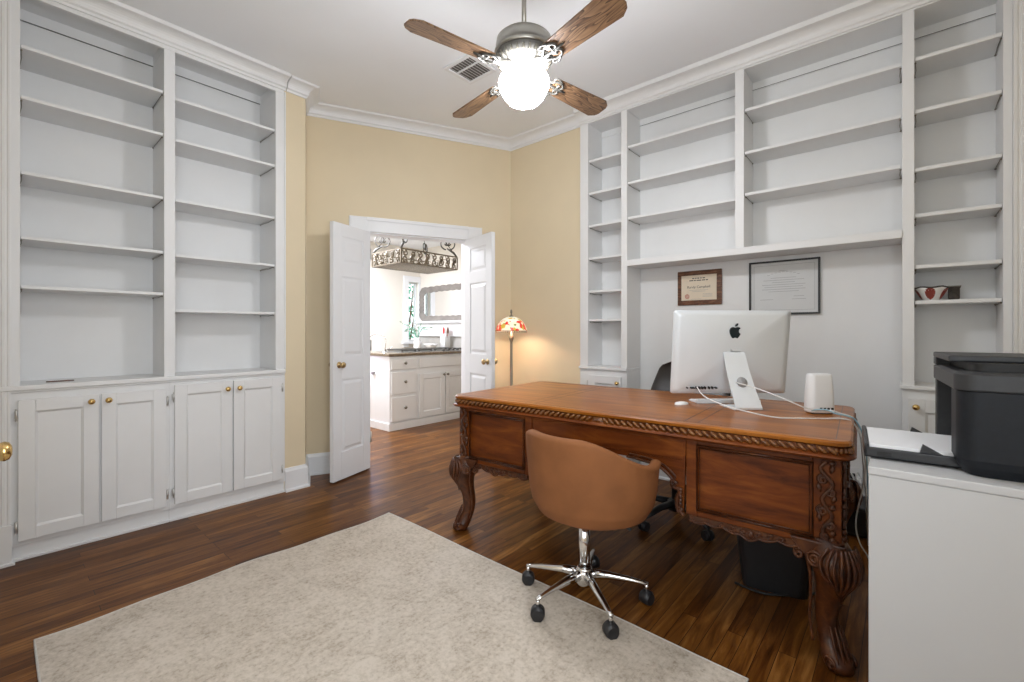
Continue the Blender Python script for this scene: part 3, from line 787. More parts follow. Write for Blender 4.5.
# ------------------------------------------------------------------ ceiling fan
fan = thing('ceiling_fan', 'ceiling fan with four oak blades and a lit white globe', 'ceiling fan', (-1.40, 1.70, CEIL))
fz = lambda z: z-CEIL
mb = MB(); mb.lathe([(0.010, 0), (0.065, -0.002), (0.070, -0.02), (0.055, -0.055), (0.022, -0.075), (0.012, -0.08)], n=28); mb.build('canopy', 'nickel', fan)
mb = MB(); mb.cyl((0, 0, -0.07), (0, 0, fz(2.63)), 0.0115); mb.lathe([(0.012, fz(2.662)), (0.018, fz(2.658)), (0.022, fz(2.640)), (0.026, fz(2.622))], n=20); mb.build('downrod', 'nickel', fan)
mb = MB(); mb.lathe([(0.024, fz(2.626)), (0.08, fz(2.622)), (0.118, fz(2.612)), (0.134, fz(2.598)), (0.138, fz(2.575)), (0.138, fz(2.545)), (0.145, fz(2.541)), (0.145, fz(2.526)), (0.139, fz(2.522))], n=40)
mb.build('motor_housing', 'nickel', fan)
mb = MB(); mb.lathe([(0.140, fz(2.522)), (0.140, fz(2.516)), (0.126, fz(2.490)), (0.088, fz(2.470)), (0.076, fz(2.469)), (0.076, fz(2.463)), (0.05, fz(2.460))], n=40)
mb.build('motor_bowl', 'cream_metal', fan)
mb = MB()
for k in range(28):
    a = 2*pi*k/28
    def fp_(r, z, a=a): return (r*cos(a), r*sin(a), fz(z))
    tv = Vector((-sin(a), cos(a), 0))*0.0045
    p = [Vector(fp_(0.1360, 2.508)), Vector(fp_(0.102, 2.4770))]
    up = Vector((cos(a)*0.004, sin(a)*0.004, -0.004))
    mb.tube([p[0]+up*0.4, (Vector(fp_(0.127, 2.4915))+up*0.4), p[1]+up*0.4], 0.0050, 6)
mb.build('vent_slots', 'pewter', fan)
mb = MB(); mb.lathe([(0.045, fz(2.465)), (0.050, fz(2.460)), (0.044, fz(2.450)), (0.060, fz(2.443)), (0.066, fz(2.434)), (0.060, fz(2.428))], n=32); mb.build('light_fitter', 'nickel', fan)
mb = MB(); mb.lathe([(0.060, fz(2.438)), (0.096, fz(2.430)), (0.118, fz(2.414)), (0.125, fz(2.394)), (0.121, fz(2.372)), (0.110, fz(2.346)), (0.096, fz(2.322)), (0.078, fz(2.302)), (0.055, fz(2.290)), (0.025, fz(2.284)), (0.0005, fz(2.283))], n=40, cap=False)
mb.build('glass_globe', 'globe', fan)
BA = [radians(a) for a in (256.5, 347.5, 81.5, 169.5)]
bl_mesh = None
for k, a in enumerate(BA):
    pitch = radians(-13)
    Rb = Matrix.Rotation(a, 4, 'Z') @ Matrix.Translation((0.19, 0, fz(2.450))) @ Matrix.Rotation(pitch, 4, 'X')
    if bl_mesh is None:
        L_ = 0.415; mb = MB()
        w0, w1 = 0.052, 0.068
        poly = [(0.0, -w0+0.012), (0.010, -w0), (L_-0.045, -w1), (L_-0.012, -w1+0.020), (L_, -w1+0.040), (L_, w1-0.040), (L_-0.012, w1-0.020), (L_-0.045, w1), (0.010, w0), (0.0, w0-0.012)]
        mb.prism(poly, -0.004, 0.004)
        o = mb.build('fan_blade', 'oak', fan, bevel=0.0015); bl_mesh = o
    else:
        o = bl_mesh.copy(); COL.objects.link(o); o.parent = fan
    o.location = Rb.to_translation(); o.rotation_euler = Rb.to_euler()
    # scrolled blade iron
    mb = MB()
    arm = smooth_pts([(0.060, 0, fz(2.470)), (0.100, 0, fz(2.462)), (0.140, 0, fz(2.450)), (0.185, 0, fz(2.442))], 5)
    mb.tube(arm, [0.013-0.004*i/(len(arm)-1) for i in range(len(arm))], 8)
    zz = -0.0085
    Rl = Matrix.Translation((0.19, 0, fz(2.450))) @ Matrix.Rotation(pitch, 4, 'X')
    for s in (1, -1):
        pts = [(-0.045, s*0.004), (-0.02, s*0.022), (0.012, s*0.040), (0.045, s*0.036), (0.060, s*0.018), (0.045, s*0.006), (0.028, s*0.014), (0.034, s*0.024)]
        mb.tube([Rl @ Vector(p) for p in smooth_pts([(x, y, zz) for x, y in pts], 5)], 0.0062, 7)
        pts = [(-0.005, s*0.030), (-0.018, s*0.048), (0.004, s*0.056), (0.030, s*0.046)]
        mb.tube([Rl @ Vector(p) for p in smooth_pts([(x, y, zz) for x, y in pts], 5)], 0.0050, 7)
    mb.tube([Rl @ Vector(p) for p in [(-0.05, 0, zz), (0.0, 0, zz), (0.06, 0, zz), (0.095, 0, zz+0.001)]], [0.010, 0.007, 0.006, 0.004], 8)
    mb.ell(Rl @ Vector((0.03, 0.0, zz-0.003)), 0.009, 0.009, 0.005, 10)
    mb.T = Matrix.Identity(4)
    br_ = mb.build('blade_iron', 'cream_metal', fan); br_.rotation_euler = (0, 0, a)

# ------------------------------------------------------------------ floor lamp by the corner
lp = thing('floor_lamp', 'slim bronze floor lamp with a stained glass shade beside the open door', 'floor lamp', (-2.660, 3.050, 0))
mb = MB(); mb.lathe([(0.0, 0.0), (0.130, 0.0), (0.132, 0.012), (0.115, 0.020), (0.06, 0.030), (0.022, 0.055), (0.014, 0.08)], n=32); mb.build('lamp_base', 'pewter', lp)
mb = MB(); mb.lathe([(0.0125, 0.07), (0.0125, 0.60), (0.017, 0.61), (0.017, 0.625), (0.0125, 0.635), (0.0115, 1.08), (0.014, 1.09), (0.022, 1.115), (0.024, 1.128), (0.012, 1.140), (0.008, 1.200)], n=18); mb.build('pole', 'pewter', lp)
mb = MB(); mb.lathe([(0.142, 1.181), (0.140, 1.190), (0.134, 1.210), (0.122, 1.238), (0.100, 1.268), (0.070, 1.292), (0.035, 1.306), (0.020, 1.309)], n=40, cap=False)
sh = mb.build('lamp_shade', 'stained', lp); so = sh.modifiers.new('solid', 'SOLIDIFY'); so.thickness = 0.003
mb = MB(); mb.tube([(0.143*cos(2*pi*i/40), 0.143*sin(2*pi*i/40), 1.181) for i in range(40)], 0.0035, 6, True)
for k in range(40):
    a = 2*pi*k/40; mb.ell((0.136*cos(a), 0.136*sin(a), 1.172), 0.006, 0.006, 0.006, 6)
mb.build('shade_rim', 'pewter', sh)
mb = MB(); mb.lathe([(0.020, 1.306), (0.022, 1.314), (0.008, 1.320), (0.006, 1.335), (0.010, 1.345), (0.009, 1.362), (0.004, 1.372), (0, 1.374)], n=14); mb.build('finial', 'pewter', lp)
ld = bpy.data.lights.new('lamp_bulb', 'POINT'); ld.energy = 2.0; ld.color = (1.0, 0.90, 0.74); ld.shadow_soft_size = 0.025
lo = bpy.data.objects.new('lamp_bulb', ld); COL.objects.link(lo); lo.parent = lp; lo.location = (0.0, 0.0, 1.235)
mb = MB(); mb.lathe([(0.0, 1.195), (0.012, 1.195), (0.012, 1.215), (0.010, 1.218), (0, 1.219)], n=12); mb.build('bulb_socket', 'pewter', lp)

# ------------------------------------------------------------------ rug
RX0, RX1, RY0, RY1 = -2.500, -0.395, 0.100, 1.672
def rug_pt(u, v, z):
    x = RX0+(RX1-RX0)*u; y = RY0+(RY1-RY0)*v
    wav = 0.012*sin(v*9+0.6)+0.006*sin(v*23)
    x += wav*(1-u)**3; y += 0.004*sin(u*11)*v
    return (x, y, z)
mb = MB()
mb.grid(lambda u, v: rug_pt(u, v, 0.0060), 60, 46)
mb.grid(lambda u, v: rug_pt(u, v, 0.0005), 60, 46)
rg = thing('area_rug', 'large pale greige distressed area rug on the dark wood floor', 'rug', (-1.45, 0.9, 0))
mb.build('rug_pile', 'rug', rg, True)
mb = MB()
loop = [rug_pt(u/40, 0, 0.0042) for u in range(40)]+[rug_pt(1, v/30, 0.0042) for v in range(30)]+[rug_pt(1-u/40, 1, 0.0042) for u in range(40)]+[rug_pt(0, 1-v/30, 0.0042) for v in range(30)]
mb.tube(loop, 0.0040, 6, True); mb.build('rug_binding', 'rug_edge', rg, True)

# ------------------------------------------------------------------ executive desk
DA = math.atan2(0.0593, 0.9982)
desk = thing('executive_desk', 'large carved mahogany desk with cabriole legs in front of the alcove', 'desk', (-1.108, 2.318, 0), DA)
HW, HD, TZ = 0.956, 0.478, 0.800          # half width/depth of the top, its height
BW, BD = 0.922, 0.440                     # body
def rrect(hw, hd, r, n=5):
    pts = []
    for cx_, cy_, a0 in ((hw-r, hd-r, 0), (-hw+r, hd-r, 90), (-hw+r, -hd+r, 180), (hw-r, -hd+r, 270)):
        for i in range(n+1):
            a = radians(a0+90*i/n); pts.append((cx_+r*cos(a), cy_+r*sin(a)))
    return pts
def loft(mb, rings, cap=True, smooth=False):
    n = len(rings[0]); vs = [p for r in rings for p in r]; fs = []
    for j in range(len(rings)-1):
        for i in range(n): fs.append((j*n+i, j*n+(i+1) % n, (j+1)*n+(i+1) % n, (j+1)*n+i))
    if cap: fs += [tuple(range(n))[::-1], tuple(range((len(rings)-1)*n, len(rings)*n))]
    return mb.add(vs, fs, smooth)
def ring(hw, hd, r, z): return [(x, y, z) for x, y in rrect(hw, hd, r)]
mb = MB(); loft(mb, [ring(HW-0.016, HD-0.016, 0.05, TZ-0.020), ring(HW-0.004, HD-0.004, 0.055, TZ-0.018), ring(HW-0.002, HD-0.002, 0.055, TZ-0.006), ring(HW-0.010, HD-0.010, 0.05, TZ)])
top = mb.build('desk_top', 'desk_top', desk, bevel=0.001)
mb = MB()
for x in (0.440, 0.385, -0.440, -0.385): mb.box(x-0.0022, x+0.0022, -HD+0.045, HD-0.045, TZ, TZ+0.0004)
for y in (-HD+0.045, HD-0.045): mb.box(-HW+0.05, HW-0.05, y-0.0015, y+0.0015, TZ, TZ+0.0004)
for x in (-HW+0.05, HW-0.05): mb.box(x-0.0015, x+0.0015, -HD+0.045, HD-0.045, TZ, TZ+0.0004)
mb.build('inlay_line', 'inlay', top)
# edge moulding below the slab, its rope carving
mb = MB(); loft(mb, [ring(HW-0.030, HD-0.030, 0.045, TZ-0.020), ring(HW-0.018, HD-0.018, 0.05, TZ-0.024), ring(HW-0.012, HD-0.012, 0.05, TZ-0.042), ring(HW+0.004, HD+0.004, 0.055, TZ-0.052), ring(HW+0.008, HD+0.008, 0.058, TZ-0.058), ring(HW, HD, 0.055, TZ-0.065), ring(HW-0.030, HD-0.030, 0.04, TZ-0.070)])
edge = mb.build('edge_moulding', 'desk', desk)
mb = MB()
def ropeline(p0, p1, outx, outy, n):
    for i in range(n):
        t = (i+0.5)/n; x = p0[0]+(p1[0]-p0[0])*t; y = p0[1]+(p1[1]-p0[1])*t
        dx = (p1[0]-p0[0])/n*0.55; dy = (p1[1]-p0[1])/n*0.55
        if abs(t-0.5) < 0.018 and abs(outy) > 0: continue
        s = 1 if t < 0.5 else -1
        mb.tube([(x-dx*s, y-dy*s, TZ-0.047), (x-dx*s*0.5+outx*0.006, y-dy*s*0.5+outy*0.006, TZ-0.041), (x+dx*s*0.5+outx*0.006, y+dy*s*0.5+outy*0.006, TZ-0.028), (x+dx*s, y+dy*s, TZ-0.023)], [0.003, 0.0068, 0.0068, 0.003], 7)
e_ = 0.010
ropeline((-HW+0.045, -HD+e_), (HW-0.045, -HD+e_), 0, -1, 62)
ropeline((-HW+0.045, HD-e_), (HW-0.045, HD-e_), 0, 1, 62)
ropeline((-HW+e_, HD-0.045), (-HW+e_, -HD+0.045), -1, 0, 30)
ropeline((HW-e_, HD-0.045), (HW-e_, -HD+0.045), 1, 0, 30)
for y, s in ((-HD+e_, -1), (HD-e_, 1)):
    mb.add([(-0.030, y, TZ-0.045), (0.030, y, TZ-0.045), (0.022, y, TZ-0.023), (-0.022, y, TZ-0.023), (0, y+s*0.010, TZ-0.036)], [(0, 1, 4), (1, 2, 4), (2, 3, 4), (3, 0, 4)])
for cx_, cy_, a0 in ((HW-0.055, HD-0.055, 0), (-HW+0.055, HD-0.055, 90), (-HW+0.055, -HD+0.055, 180), (HW-0.055, -HD+0.055, 270)):
    for i in range(5):
        a = radians(a0+9+18*i); r_ = 0.046
        mb.ell((cx_+r_*cos(a), cy_+r_*sin(a), TZ-0.034), 0.006, 0.006, 0.010, 8)
mb.build('rope_carving', 'gilt', edge)

# pedestals and their framed panels
def scallop(x0, x1, zt, zb, amp, n, seed=0):
    pts = [(x1, zt), (x0, zt)]
    for i in range(n+1):
        t = i/n; x = x0+(x1-x0)*t
        base = zb+0.030*abs(t-0.5)**2*4*(-0.2)
        pts.append((x, base-amp*abs(sin(t*pi*7))-0.018*math.exp(-((t-0.5)/0.12)**2)))
    return pts
ZB = 0.425   # underside of the body
for side in (-1, 1):
    xa, xb = (0.395, BW) if side > 0 else (-BW, -0.395)
    mb = MB(); mb.box(xa+0.010, xb-0.010, -BD+0.012, BD-0.012, ZB, TZ-0.066)
    ped = mb.build('pedestal', 'desk', desk, bevel=0.004)
    for fy, s in ((-BD, 1), (BD, -1)):       # front and back faces
        pxa, pxb = (0.440, 0.838) if side > 0 else (-0.838, -0.440)
        mb = MB()
        y0, y1 = sorted((fy, fy+s*0.014))
        mb.box(xa, pxa, y0, y1, ZB-0.012, TZ-0.068); mb.box(pxb, xb, y0, y1, ZB-0.012, TZ-0.068)
        mb.box(pxa, pxb, y0, y1, TZ-0.092, TZ-0.068); mb.box(pxa, pxb, y0, y1, ZB-0.012, ZB+0.016)
        mb.build('panel_frame', 'desk', ped, bevel=0.004)
        mb = MB()
        for q, d in ((0.0, 0.007), (0.010, 0.003)):
            a, b_, c, dd = pxa+q, pxb-q, ZB+0.016+q, TZ-0.092-q
            yy = fy+s*(0.0-d*0.4)
            mb.tube([(a, yy, c), (b_, yy, c), (b_, yy, dd), (a, yy, dd)], 0.0055 if q == 0 else 0.003, 6, True)
        mb.build('panel_moulding', 'desk_carved', ped)
        # scalloped apron
        mb = MB()
        mb.prism(scallop(pxa-0.03, pxb+0.02, ZB-0.010, ZB-0.030, 0.010, 56), 0, 0.016, lambda u, v, w, fy=fy, s=s: (u, fy+s*w-s*0.004, v))
        mb.build('scalloped_apron', 'desk_carved', ped)
        mb = MB()
        n = 57; pts = []
        for i in range(n):
            t = i/(n-1); x = pxa-0.03+(pxb-pxa+0.05)*t
            pts.append((x, fy-s*0.006, ZB-0.026-0.010*abs(sin(t*pi*7))-0.018*math.exp(-((t-0.5)/0.12)**2)))
        mb.tube(pts, 0.0045, 6)
        cxm = (pxa+pxb)/2
        for sg in (1, -1):
            for j in range(3):
                sp = spiral((cxm+sg*(0.025+0.040*j), ZB-0.022-0.004*(j == 0)), 0.013-0.002*j, 0.003, 0, sg*1.5*pi*1.6, 14)
                mb.tube([(x, fy-s*0.008, z) for x, z in sp], 0.0036, 6)
        mb.ell((cxm, fy-s*0.008, ZB-0.030), 0.012, 0.006, 0.016, 10)
        mb.build('apron_carving', 'desk_carved', ped)
    # side panels
    fx = side*BW; s = -side
    mb = MB(); x0_, x1_ = sorted((fx, fx+s*0.012))
    mb.box(x0_, x1_, -BD+0.01, -BD+0.075, ZB-0.012, TZ-0.068); mb.box(x0_, x1_, BD-0.075, BD-0.01, ZB-0.012, TZ-0.068)
    mb.box(x0_, x1_, -BD+0.075, BD-0.075, TZ-0.092, TZ-0.068); mb.box(x0_, x1_, -BD+0.075, BD-0.075, ZB-0.012, ZB+0.016)
    mb.build('side_frame', 'desk', ped, bevel=0.004)
    mb = MB(); mb.prism(scallop(-BD+0.05, BD-0.05, ZB-0.010, ZB-0.030, 0.010, 70), 0, 0.016, lambda u, v, w, fx=fx, s=s: (fx+s*w, u, v)); mb.build('scalloped_apron', 'desk_carved', ped)
# centre drawer rail with arch
KX = 0.394
for fy, s in ((-BD, 1), (BD, -1)):
    arch = [(-KX, TZ-0.068), (KX, TZ-0.068), (KX, ZB+0.02)]
    right = [(KX-0.010, ZB-0.02), (KX-0.032, ZB+0.01), (KX-0.034, ZB+0.05), (KX-0.022, ZB+0.085), (KX-0.048, ZB+0.090), (KX-0.060, ZB+0.110), (KX-0.058, ZB+0.125), (KX-0.085, ZB+0.150), (KX-0.12, ZB+0.168), (KX-0.18, ZB+0.180), (KX-0.26, ZB+0.186)]
    prs = [Vector((x, z)) for x, z in right]
    rp = smooth_pts(right, 5)
    poly = [(-KX, TZ-0.068), (KX, TZ-0.068)]+[(p.x, p.y) for p in rp]+[(-p.x, p.y) for p in reversed(rp)]
    mb = MB(); mb.prism(poly, 0, 0.018, lambda u, v, w, fy=fy, s=s: (u, fy+s*w+s*0.004, v))
    ce = mb.build('kneehole_arch', 'desk', desk, bevel=0.002)
    mb = MB()
    for sg in (1, -1):
        mb.tube([(sg*p.x, fy-s*0.001, p.y) for p in rp], [0.009 if i < 24 else 0.006 for i in range(len(rp))], 7)
        mb.tube([(sg*(p.x+0.014), fy-s*0.001, p.y+0.014) for p in rp[22:]], 0.0045, 6)
        for c_, r0 in (((KX-0.046, ZB+0.108), 0.014), ((KX-0.022, ZB+0.0), 0.014), ((KX-0.022, ZB+0.085), 0.010)):
            sp = spiral(c_, r0, 0.003, 0, 3.2*pi, 16)
            mb.tube([(sg*x, fy-s*0.008, z) for x, z in sp], 0.0042, 6)
        for j in range(4):
            mb.ell((sg*(KX-0.020), fy-s*0.006, ZB+0.025+0.016*j), 0.010, 0.007, 0.013, 8)
    mb.build('arch_carving', 'desk_carved', ce)
    mb = MB()
    mb.box(-KX+0.01, KX-0.01, min(fy, fy+s*0.004), max(fy, fy+s*0.004), TZ-0.165, TZ-0.086)
    mb.build('drawer_front', 'desk', ce, bevel=0.004)
# corner posts: carved vine on the front of each canted corner
def leg_mesh():
    """cabriole leg for the corner at +x,-y; the S runs along the diagonal"""
    mb = MB(); d = Vector((1, -1, 0)).normalized(); e = Vector((1, 1, 0)).normalized()
    c0 = Vector((0, 0, 0))
    secs = [(0.445, -0.016, 0.056, 0.052), (0.415, 0.000, 0.068, 0.060), (0.385, 0.014, 0.078, 0.064), (0.345, 0.022, 0.074, 0.060), (0.300, 0.020, 0.060, 0.050),
            (0.250, 0.006, 0.047, 0.042), (0.200, -0.008, 0.040, 0.036), (0.150, -0.012, 0.037, 0.033), (0.100, -0.004, 0.036, 0.033), (0.065, 0.014, 0.041, 0.036), (0.035, 0.034, 0.050, 0.040), (0.012, 0.042, 0.046, 0.038), (0.0, 0.040, 0.036, 0.030)]
    n = 20; rings = []
    # smooth sections
    S = smooth_pts([(a, b_, c) for a, b_, c, _ in secs], 3)
    for p in S:
        z, off, r = p; rg_ = []
        for k in range(n):
            a = 2*pi*k/n
            q = c0+d*(off+r*cos(a))+e*(r*0.92*sin(a)); q.z = z
            rg_.append(tuple(q))
        rings.append(rg_)
    loft(mb, rings, True, True)
    return mb
def leg_carving():
    mb = MB(); d = Vector((1, -1, 0)).normalized(); e = Vector((1, 1, 0)).normalized()
    up = Vector((0, 0, 1))
    # shell: fanned ribs over the knee
    for k in range(11):
        f = (k-5)/5.0
        pts = []
        for j in range(9):
            t = j/8; z = 0.430-0.200*t*(1-0.26*abs(f)); ang = f*radians(78)*(0.35+0.65*sin(pi*min(1, 0.15+t*0.85)))
            # follow the knee surface
            zz = max(0.225, z); tt = (0.445-zz)/0.225
            off = 0.024*sin(pi*min(1, tt*1.15+0.05)); r = 0.066+0.013*sin(pi*min(1, tt*1.3))-0.020*max(0, tt-0.5)*2
            q = d*(off+(r+0.002)*cos(ang))+e*((r+0.002)*0.92*sin(ang)); q.z = zz
            pts.append(q)
        mb.tube(pts, [0.0045, 0.0055, 0.006, 0.0062, 0.006, 0.0056, 0.005, 0.004, 0.003], 6)
    # volutes on both flanks of the knee
    for sg in (1, -1):
        nrm = (d*0.35+e*sg).normalized(); tan = (d-e*sg*0.35).normalized()
        c = d*0.012+e*sg*0.066; c.z = 0.372
        sp = spiral((0, 0), 0.030, 0.004, 0.3, 0.3+4.2*pi, 34)
        mb.tube([c+nrm*0.004+tan*x+up*z for x, z in sp], 0.0056, 6)
        # leaf running down the flank to the ankle
        fl_ = smooth_pts([c+tan*(-0.030)+up*0.0, c+tan*(-0.022)+up*(-0.06)-nrm*0.008, c+tan*(-0.026)+up*(-0.13)-nrm*0.020, c+tan*(-0.032)+up*(-0.22)-nrm*0.024, c+tan*(-0.018)+up*(-0.30)-nrm*0.018], 5)
        mb.tube(fl_, 0.0055, 6)
        # knee bracket scroll toward the apron
        b0 = c-tan*0.045+up*0.01
        mb.tube([b0+tan*x+up*z for x, z in spiral((-0.012, -0.012), 0.020, 0.004, 0.5, 0.5+3*pi, 22)], 0.006, 6)
    # ankle leaf and toe scroll
    for f in (-0.6, -0.2, 0.2, 0.6):
        pts = []
        for j in range(6):
            t = j/5; z = 0.14-0.11*t; off = -0.010+0.036*t; r = 0.032+0.010*t
            q = d*(off+0.006+(r+0.006)*cos(f))+e*((r+0.006)*sin(f)); q.z = z; pts.append(q)
        mb.tube(pts, [0.002, 0.004, 0.005, 0.005, 0.004, 0.003], 6)
    for sg in (1, -1):
        c = d*0.052+e*sg*0.036; c.z = 0.030
        mb.tube([c+e*sg*0.006+d*x+up*z for x, z in spiral((0, 0), 0.022, 0.003, pi, pi-3.4*pi, 24)], 0.005, 6)
    return mb
LM = leg_mesh(); LC = leg_carving()
legm = legc = None
for sx, sy, rz in ((1, -1, 0), (-1, -1, -90), (-1, 1, 180), (1, 1, 90)):
    loc = (sx*(BW-0.037), sy*(BD-0.030), 0)
    if legm is None:
        legm = LM.build('leg', 'desk_carved', desk); o = legm
        legc = LC.build('leg_carving', 'desk_carved', o)
    else:
        o = legm.copy(); COL.objects.link(o); o.parent = desk
        c = legc.copy(); COL.objects.link(c); c.parent = o
    o.location = loc; o.rotation_euler = (0, 0, radians(rz))
    # knee brackets
    mb = MB()
    for ax in (0, 1):
        poly = [(0.05, 0.435), (-0.115, 0.435), (-0.10, 0.405), (-0.075, 0.385), (-0.055, 0.350), (-0.030, 0.325), (0.02, 0.31)]
        if ax == 0: fn = lambda u, v, w: (loc[0]+sx*(u), loc[1]+sy*(0.042+w), v)
        else: fn = lambda u, v, w: (loc[0]+sx*(0.042+w), loc[1]+sy*u, v)
        mb.prism(poly, -0.016, 0.008, fn)
    mb.build('knee_bracket', 'desk_carved', desk, bevel=0.004)
    # vine carved on the post
    mb = MB()
    for ax in (0, 1):
        def pp(u, z, h=0.006):
            if ax == 0: return (sx*(BW-0.042+u), sy*(BD+h), z)
            return (sx*(BW+h), sy*(BD-0.045+u), z)
        stem = smooth_pts([pp(0.0, 0.720), pp(-0.018, 0.690), pp(0.016, 0.640), pp(-0.014, 0.585), pp(0.014, 0.530), pp(-0.012, 0.480), pp(0.004, 0.440)], 7)
        mb.tube(stem, 0.0075, 6)
        for (u, z, r, dr_) in ((-0.012, 0.655, 0.014, 1), (0.010, 0.610, 0.012, -1), (-0.014, 0.545, 0.015, 1), (0.010, 0.495, 0.012, -1), (-0.006, 0.455, 0.012, 1)):
            mb.tube([pp(x, zz) for x, zz in spiral((u, z), r*1.15, 0.004, pi/2, pi/2+dr_*3*pi, 18)], 0.0060, 6)
        for z in (0.715, 0.560, 0.470, 0.445): mb.ell(pp(0.016, z, 0.005), 0.011, 0.011, 0.011, 10)
        for (u, z, a) in ((0.010, 0.680, 0.6), (-0.018, 0.610, -0.6), (0.016, 0.575, 0.5), (-0.018, 0.505, -0.5)):
            mb.tube([pp(u, z), pp(u+0.010*sin(a), z+0.016), pp(u+0.014*sin(a), z+0.032)], [0.003, 0.010, 0.002], 6)
    mb.build('vine_carving', 'desk_carved', desk)
# back legs' stretch of body between pedestals: modesty board
DT = Matrix.Translation(desk.location) @ Matrix.Rotation(DA, 4, 'Z')

# ------------------------------------------------------------------ tan office chair
ch = thing('office_chair', 'tan leather tub office chair on a chrome five-star base before the desk', 'chair', (-1.066, 1.715, 0), radians(-7))
CR = 0.288
def hz(a):       # rim height by angle from the back centre
    a = abs(a); t = min(1, max(0, (a-radians(24))/radians(76))); t = t*t*(3-2*t)
    return 0.752-0.118*t
AM = radians(118)
def outer(u, v):
    a = (u-0.5)*2*AM; s = sin(a); c = cos(a)
    zt = hz(a); z0_ = 0.368
    prof = [(0.10, 0), (0.19, 0.010), (0.242, 0.035), (0.268, 0.080), (0.281, 0.140), (0.290, 0.24), (0.294, 1.0)]
    f = v*(len(prof)-1); i = min(int(f), len(prof)-2); g = f-i
    r = prof[i][0]+(prof[i+1][0]-prof[i][0])*g
    if i < 5: z = z0_+prof[i][1]+(prof[i+1][1]-prof[i][1])*g
    else: z = (z0_+0.24)+((zt-0.014)-(z0_+0.24))*g if zt-0.014 > z0_+0.24 else z0_+0.24-(0.24-(zt-0.014-z0_))*g
    if z > zt-0.014: z = zt-0.014
    if v < 1e-6: z = z0_
    fl = 1+0.02*max(0, (z-0.6)/0.17)
    return (r*s*fl, -r*c*0.96*fl, z)
NV = 26; NU = 57
def shell(u, w):
    """w 0..1 outer bottom to rim, 1..1.3 over the rim, then down the inside"""
    a = (u-0.5)*2*AM
    if w <= 0.5: return outer(u, w/0.5)
    zt = hz(a); s = sin(a); c = cos(a); R0 = CR*1.03; th = 0.048
    if w <= 0.65:
        g = (w-0.5)/0.15*pi; rr = R0+0.002-th/2+th/2*cos(g); z = zt-0.014+0.020*sin(g)
    else:
        g = (w-0.65)/0.35; rr = R0-th-0.012*g; z = zt-0.014-(zt-0.014-0.45)*g
    return (rr*s, -rr*c*0.96, z)
mb = MB(); mb.grid(lambda u, v: shell(u, v), NU, 61)
# close both arm ends
for u in (0.0, 1.0):
    ring_ = [shell(u, j/60) for j in range(61)]
    mb.add(ring_, [tuple(range(61)) if u == 0 else tuple(range(61))[::-1]], False)
mb.build('seat_shell', 'tan_leather', ch).location = (0.022, 0.022, 0)
mb = MB(); mb.lathe([(0.0, 0.392), (0.12, 0.392), (0.20, 0.404), (0.245, 0.430), (0.255, 0.47), (0.250, 0.50), (0.232, 0.515), (0.15, 0.522), (0, 0.522)], (0, 0.02, 0), 40, cap=False, sy=1.02); mb.build('seat_cushion', 'tan_leather', ch).location = (0.022, 0.022, 0)
mb = MB(); mb.tube(smooth_pts([(-0.244, 0.06, 0.50), (-0.248, -0.05, 0.505), (-0.19, -0.18, 0.505), (0, -0.246, 0.505), (0.19, -0.18, 0.505), (0.248, -0.05, 0.505), (0.244, 0.06, 0.50)], 6), 0.005, 6); mb.build('piping', 'tan_leather', ch).location = (0.022, 0.022, 0)
mb = MB(); mb.cyl((0, 0, 0.10), (0, 0, 0.36), 0.0245, n=24); mb.lathe([(0.027, 0.140), (0.034, 0.135), (0.034, 0.120), (0.028, 0.112)], n=24); mb.build('gas_lift', 'chrome', ch)
mb = MB(); mb.box(-0.09, 0.09, -0.09, 0.09, 0.370, 0.392); mb.cyl((0, 0, 0.345), (0, 0, 0.372), 0.032); mb.build('seat_mechanism', 'black_plastic', ch, bevel=0.006)
mb = MB(); mb.tube([(0.05, 0.02, 0.372), (0.17, 0.03, 0.368), (0.215, 0.035, 0.36)], 0.006, 8); mb.build('height_lever', 'black_plastic', ch)
mb = MB(); mb.lathe([(0.020, 0.055), (0.034, 0.060), (0.040, 0.075), (0.042, 0.120), (0.034, 0.130), (0.028, 0.134)], n=24); hub = mb.build('base_hub', 'chrome', ch)
legA = [radians(a+7) for a in (198, 257, 324, 31, 112)]
for a in legA:
    mb = MB(); d = Vector((cos(a), sin(a), 0)); e = Vector((-sin(a), cos(a), 0)); R_ = 0.266
    secs = [(0.030, 0.108, 0.020, 0.022), (0.10, 0.108, 0.017, 0.017), (0.20, 0.098, 0.013, 0.011), (0.250, 0.090, 0.011, 0.008), (0.274, 0.086, 0.009, 0.007)]
    rings = []
    for r, z, w, h in secs:
        rings.append([tuple(d*r+e*(w*cos(2*pi*k/12))+Vector((0, 0, z+h*sin(2*pi*k/12)))) for k in range(12)])
    loft(mb, rings, True, True)
    lg = mb.build('base_leg', 'chrome', ch)
    mb = MB(); mb.cyl(d*R_+Vector((0, 0, 0.052)), d*R_+Vector((0, 0, 0.088)), 0.008, n=10); mb.build('caster_stem', 'chrome', lg)
    mb = MB(); ca = a+radians(60)+a*2.0; ax = Vector((cos(ca), sin(ca), 0)); cc = d*R_+Vector((0, 0, 0.0265))
    on_rug = False
    for s in (-1, 1): mb.cyl(cc+ax*s*0.006, cc+ax*s*0.024, 0.0265, 0.0235, n=20)
    Rr = ax.to_track_quat('Z', 'Y').to_matrix()
    mb.lathe([(0.018, -0.022), (0.0292, -0.015), (0.0292, 0.015), (0.018, 0.022)], cc+Vector((0, 0, 0.004)), 20, Rr)
    mb.build('caster', 'black_plastic', lg)

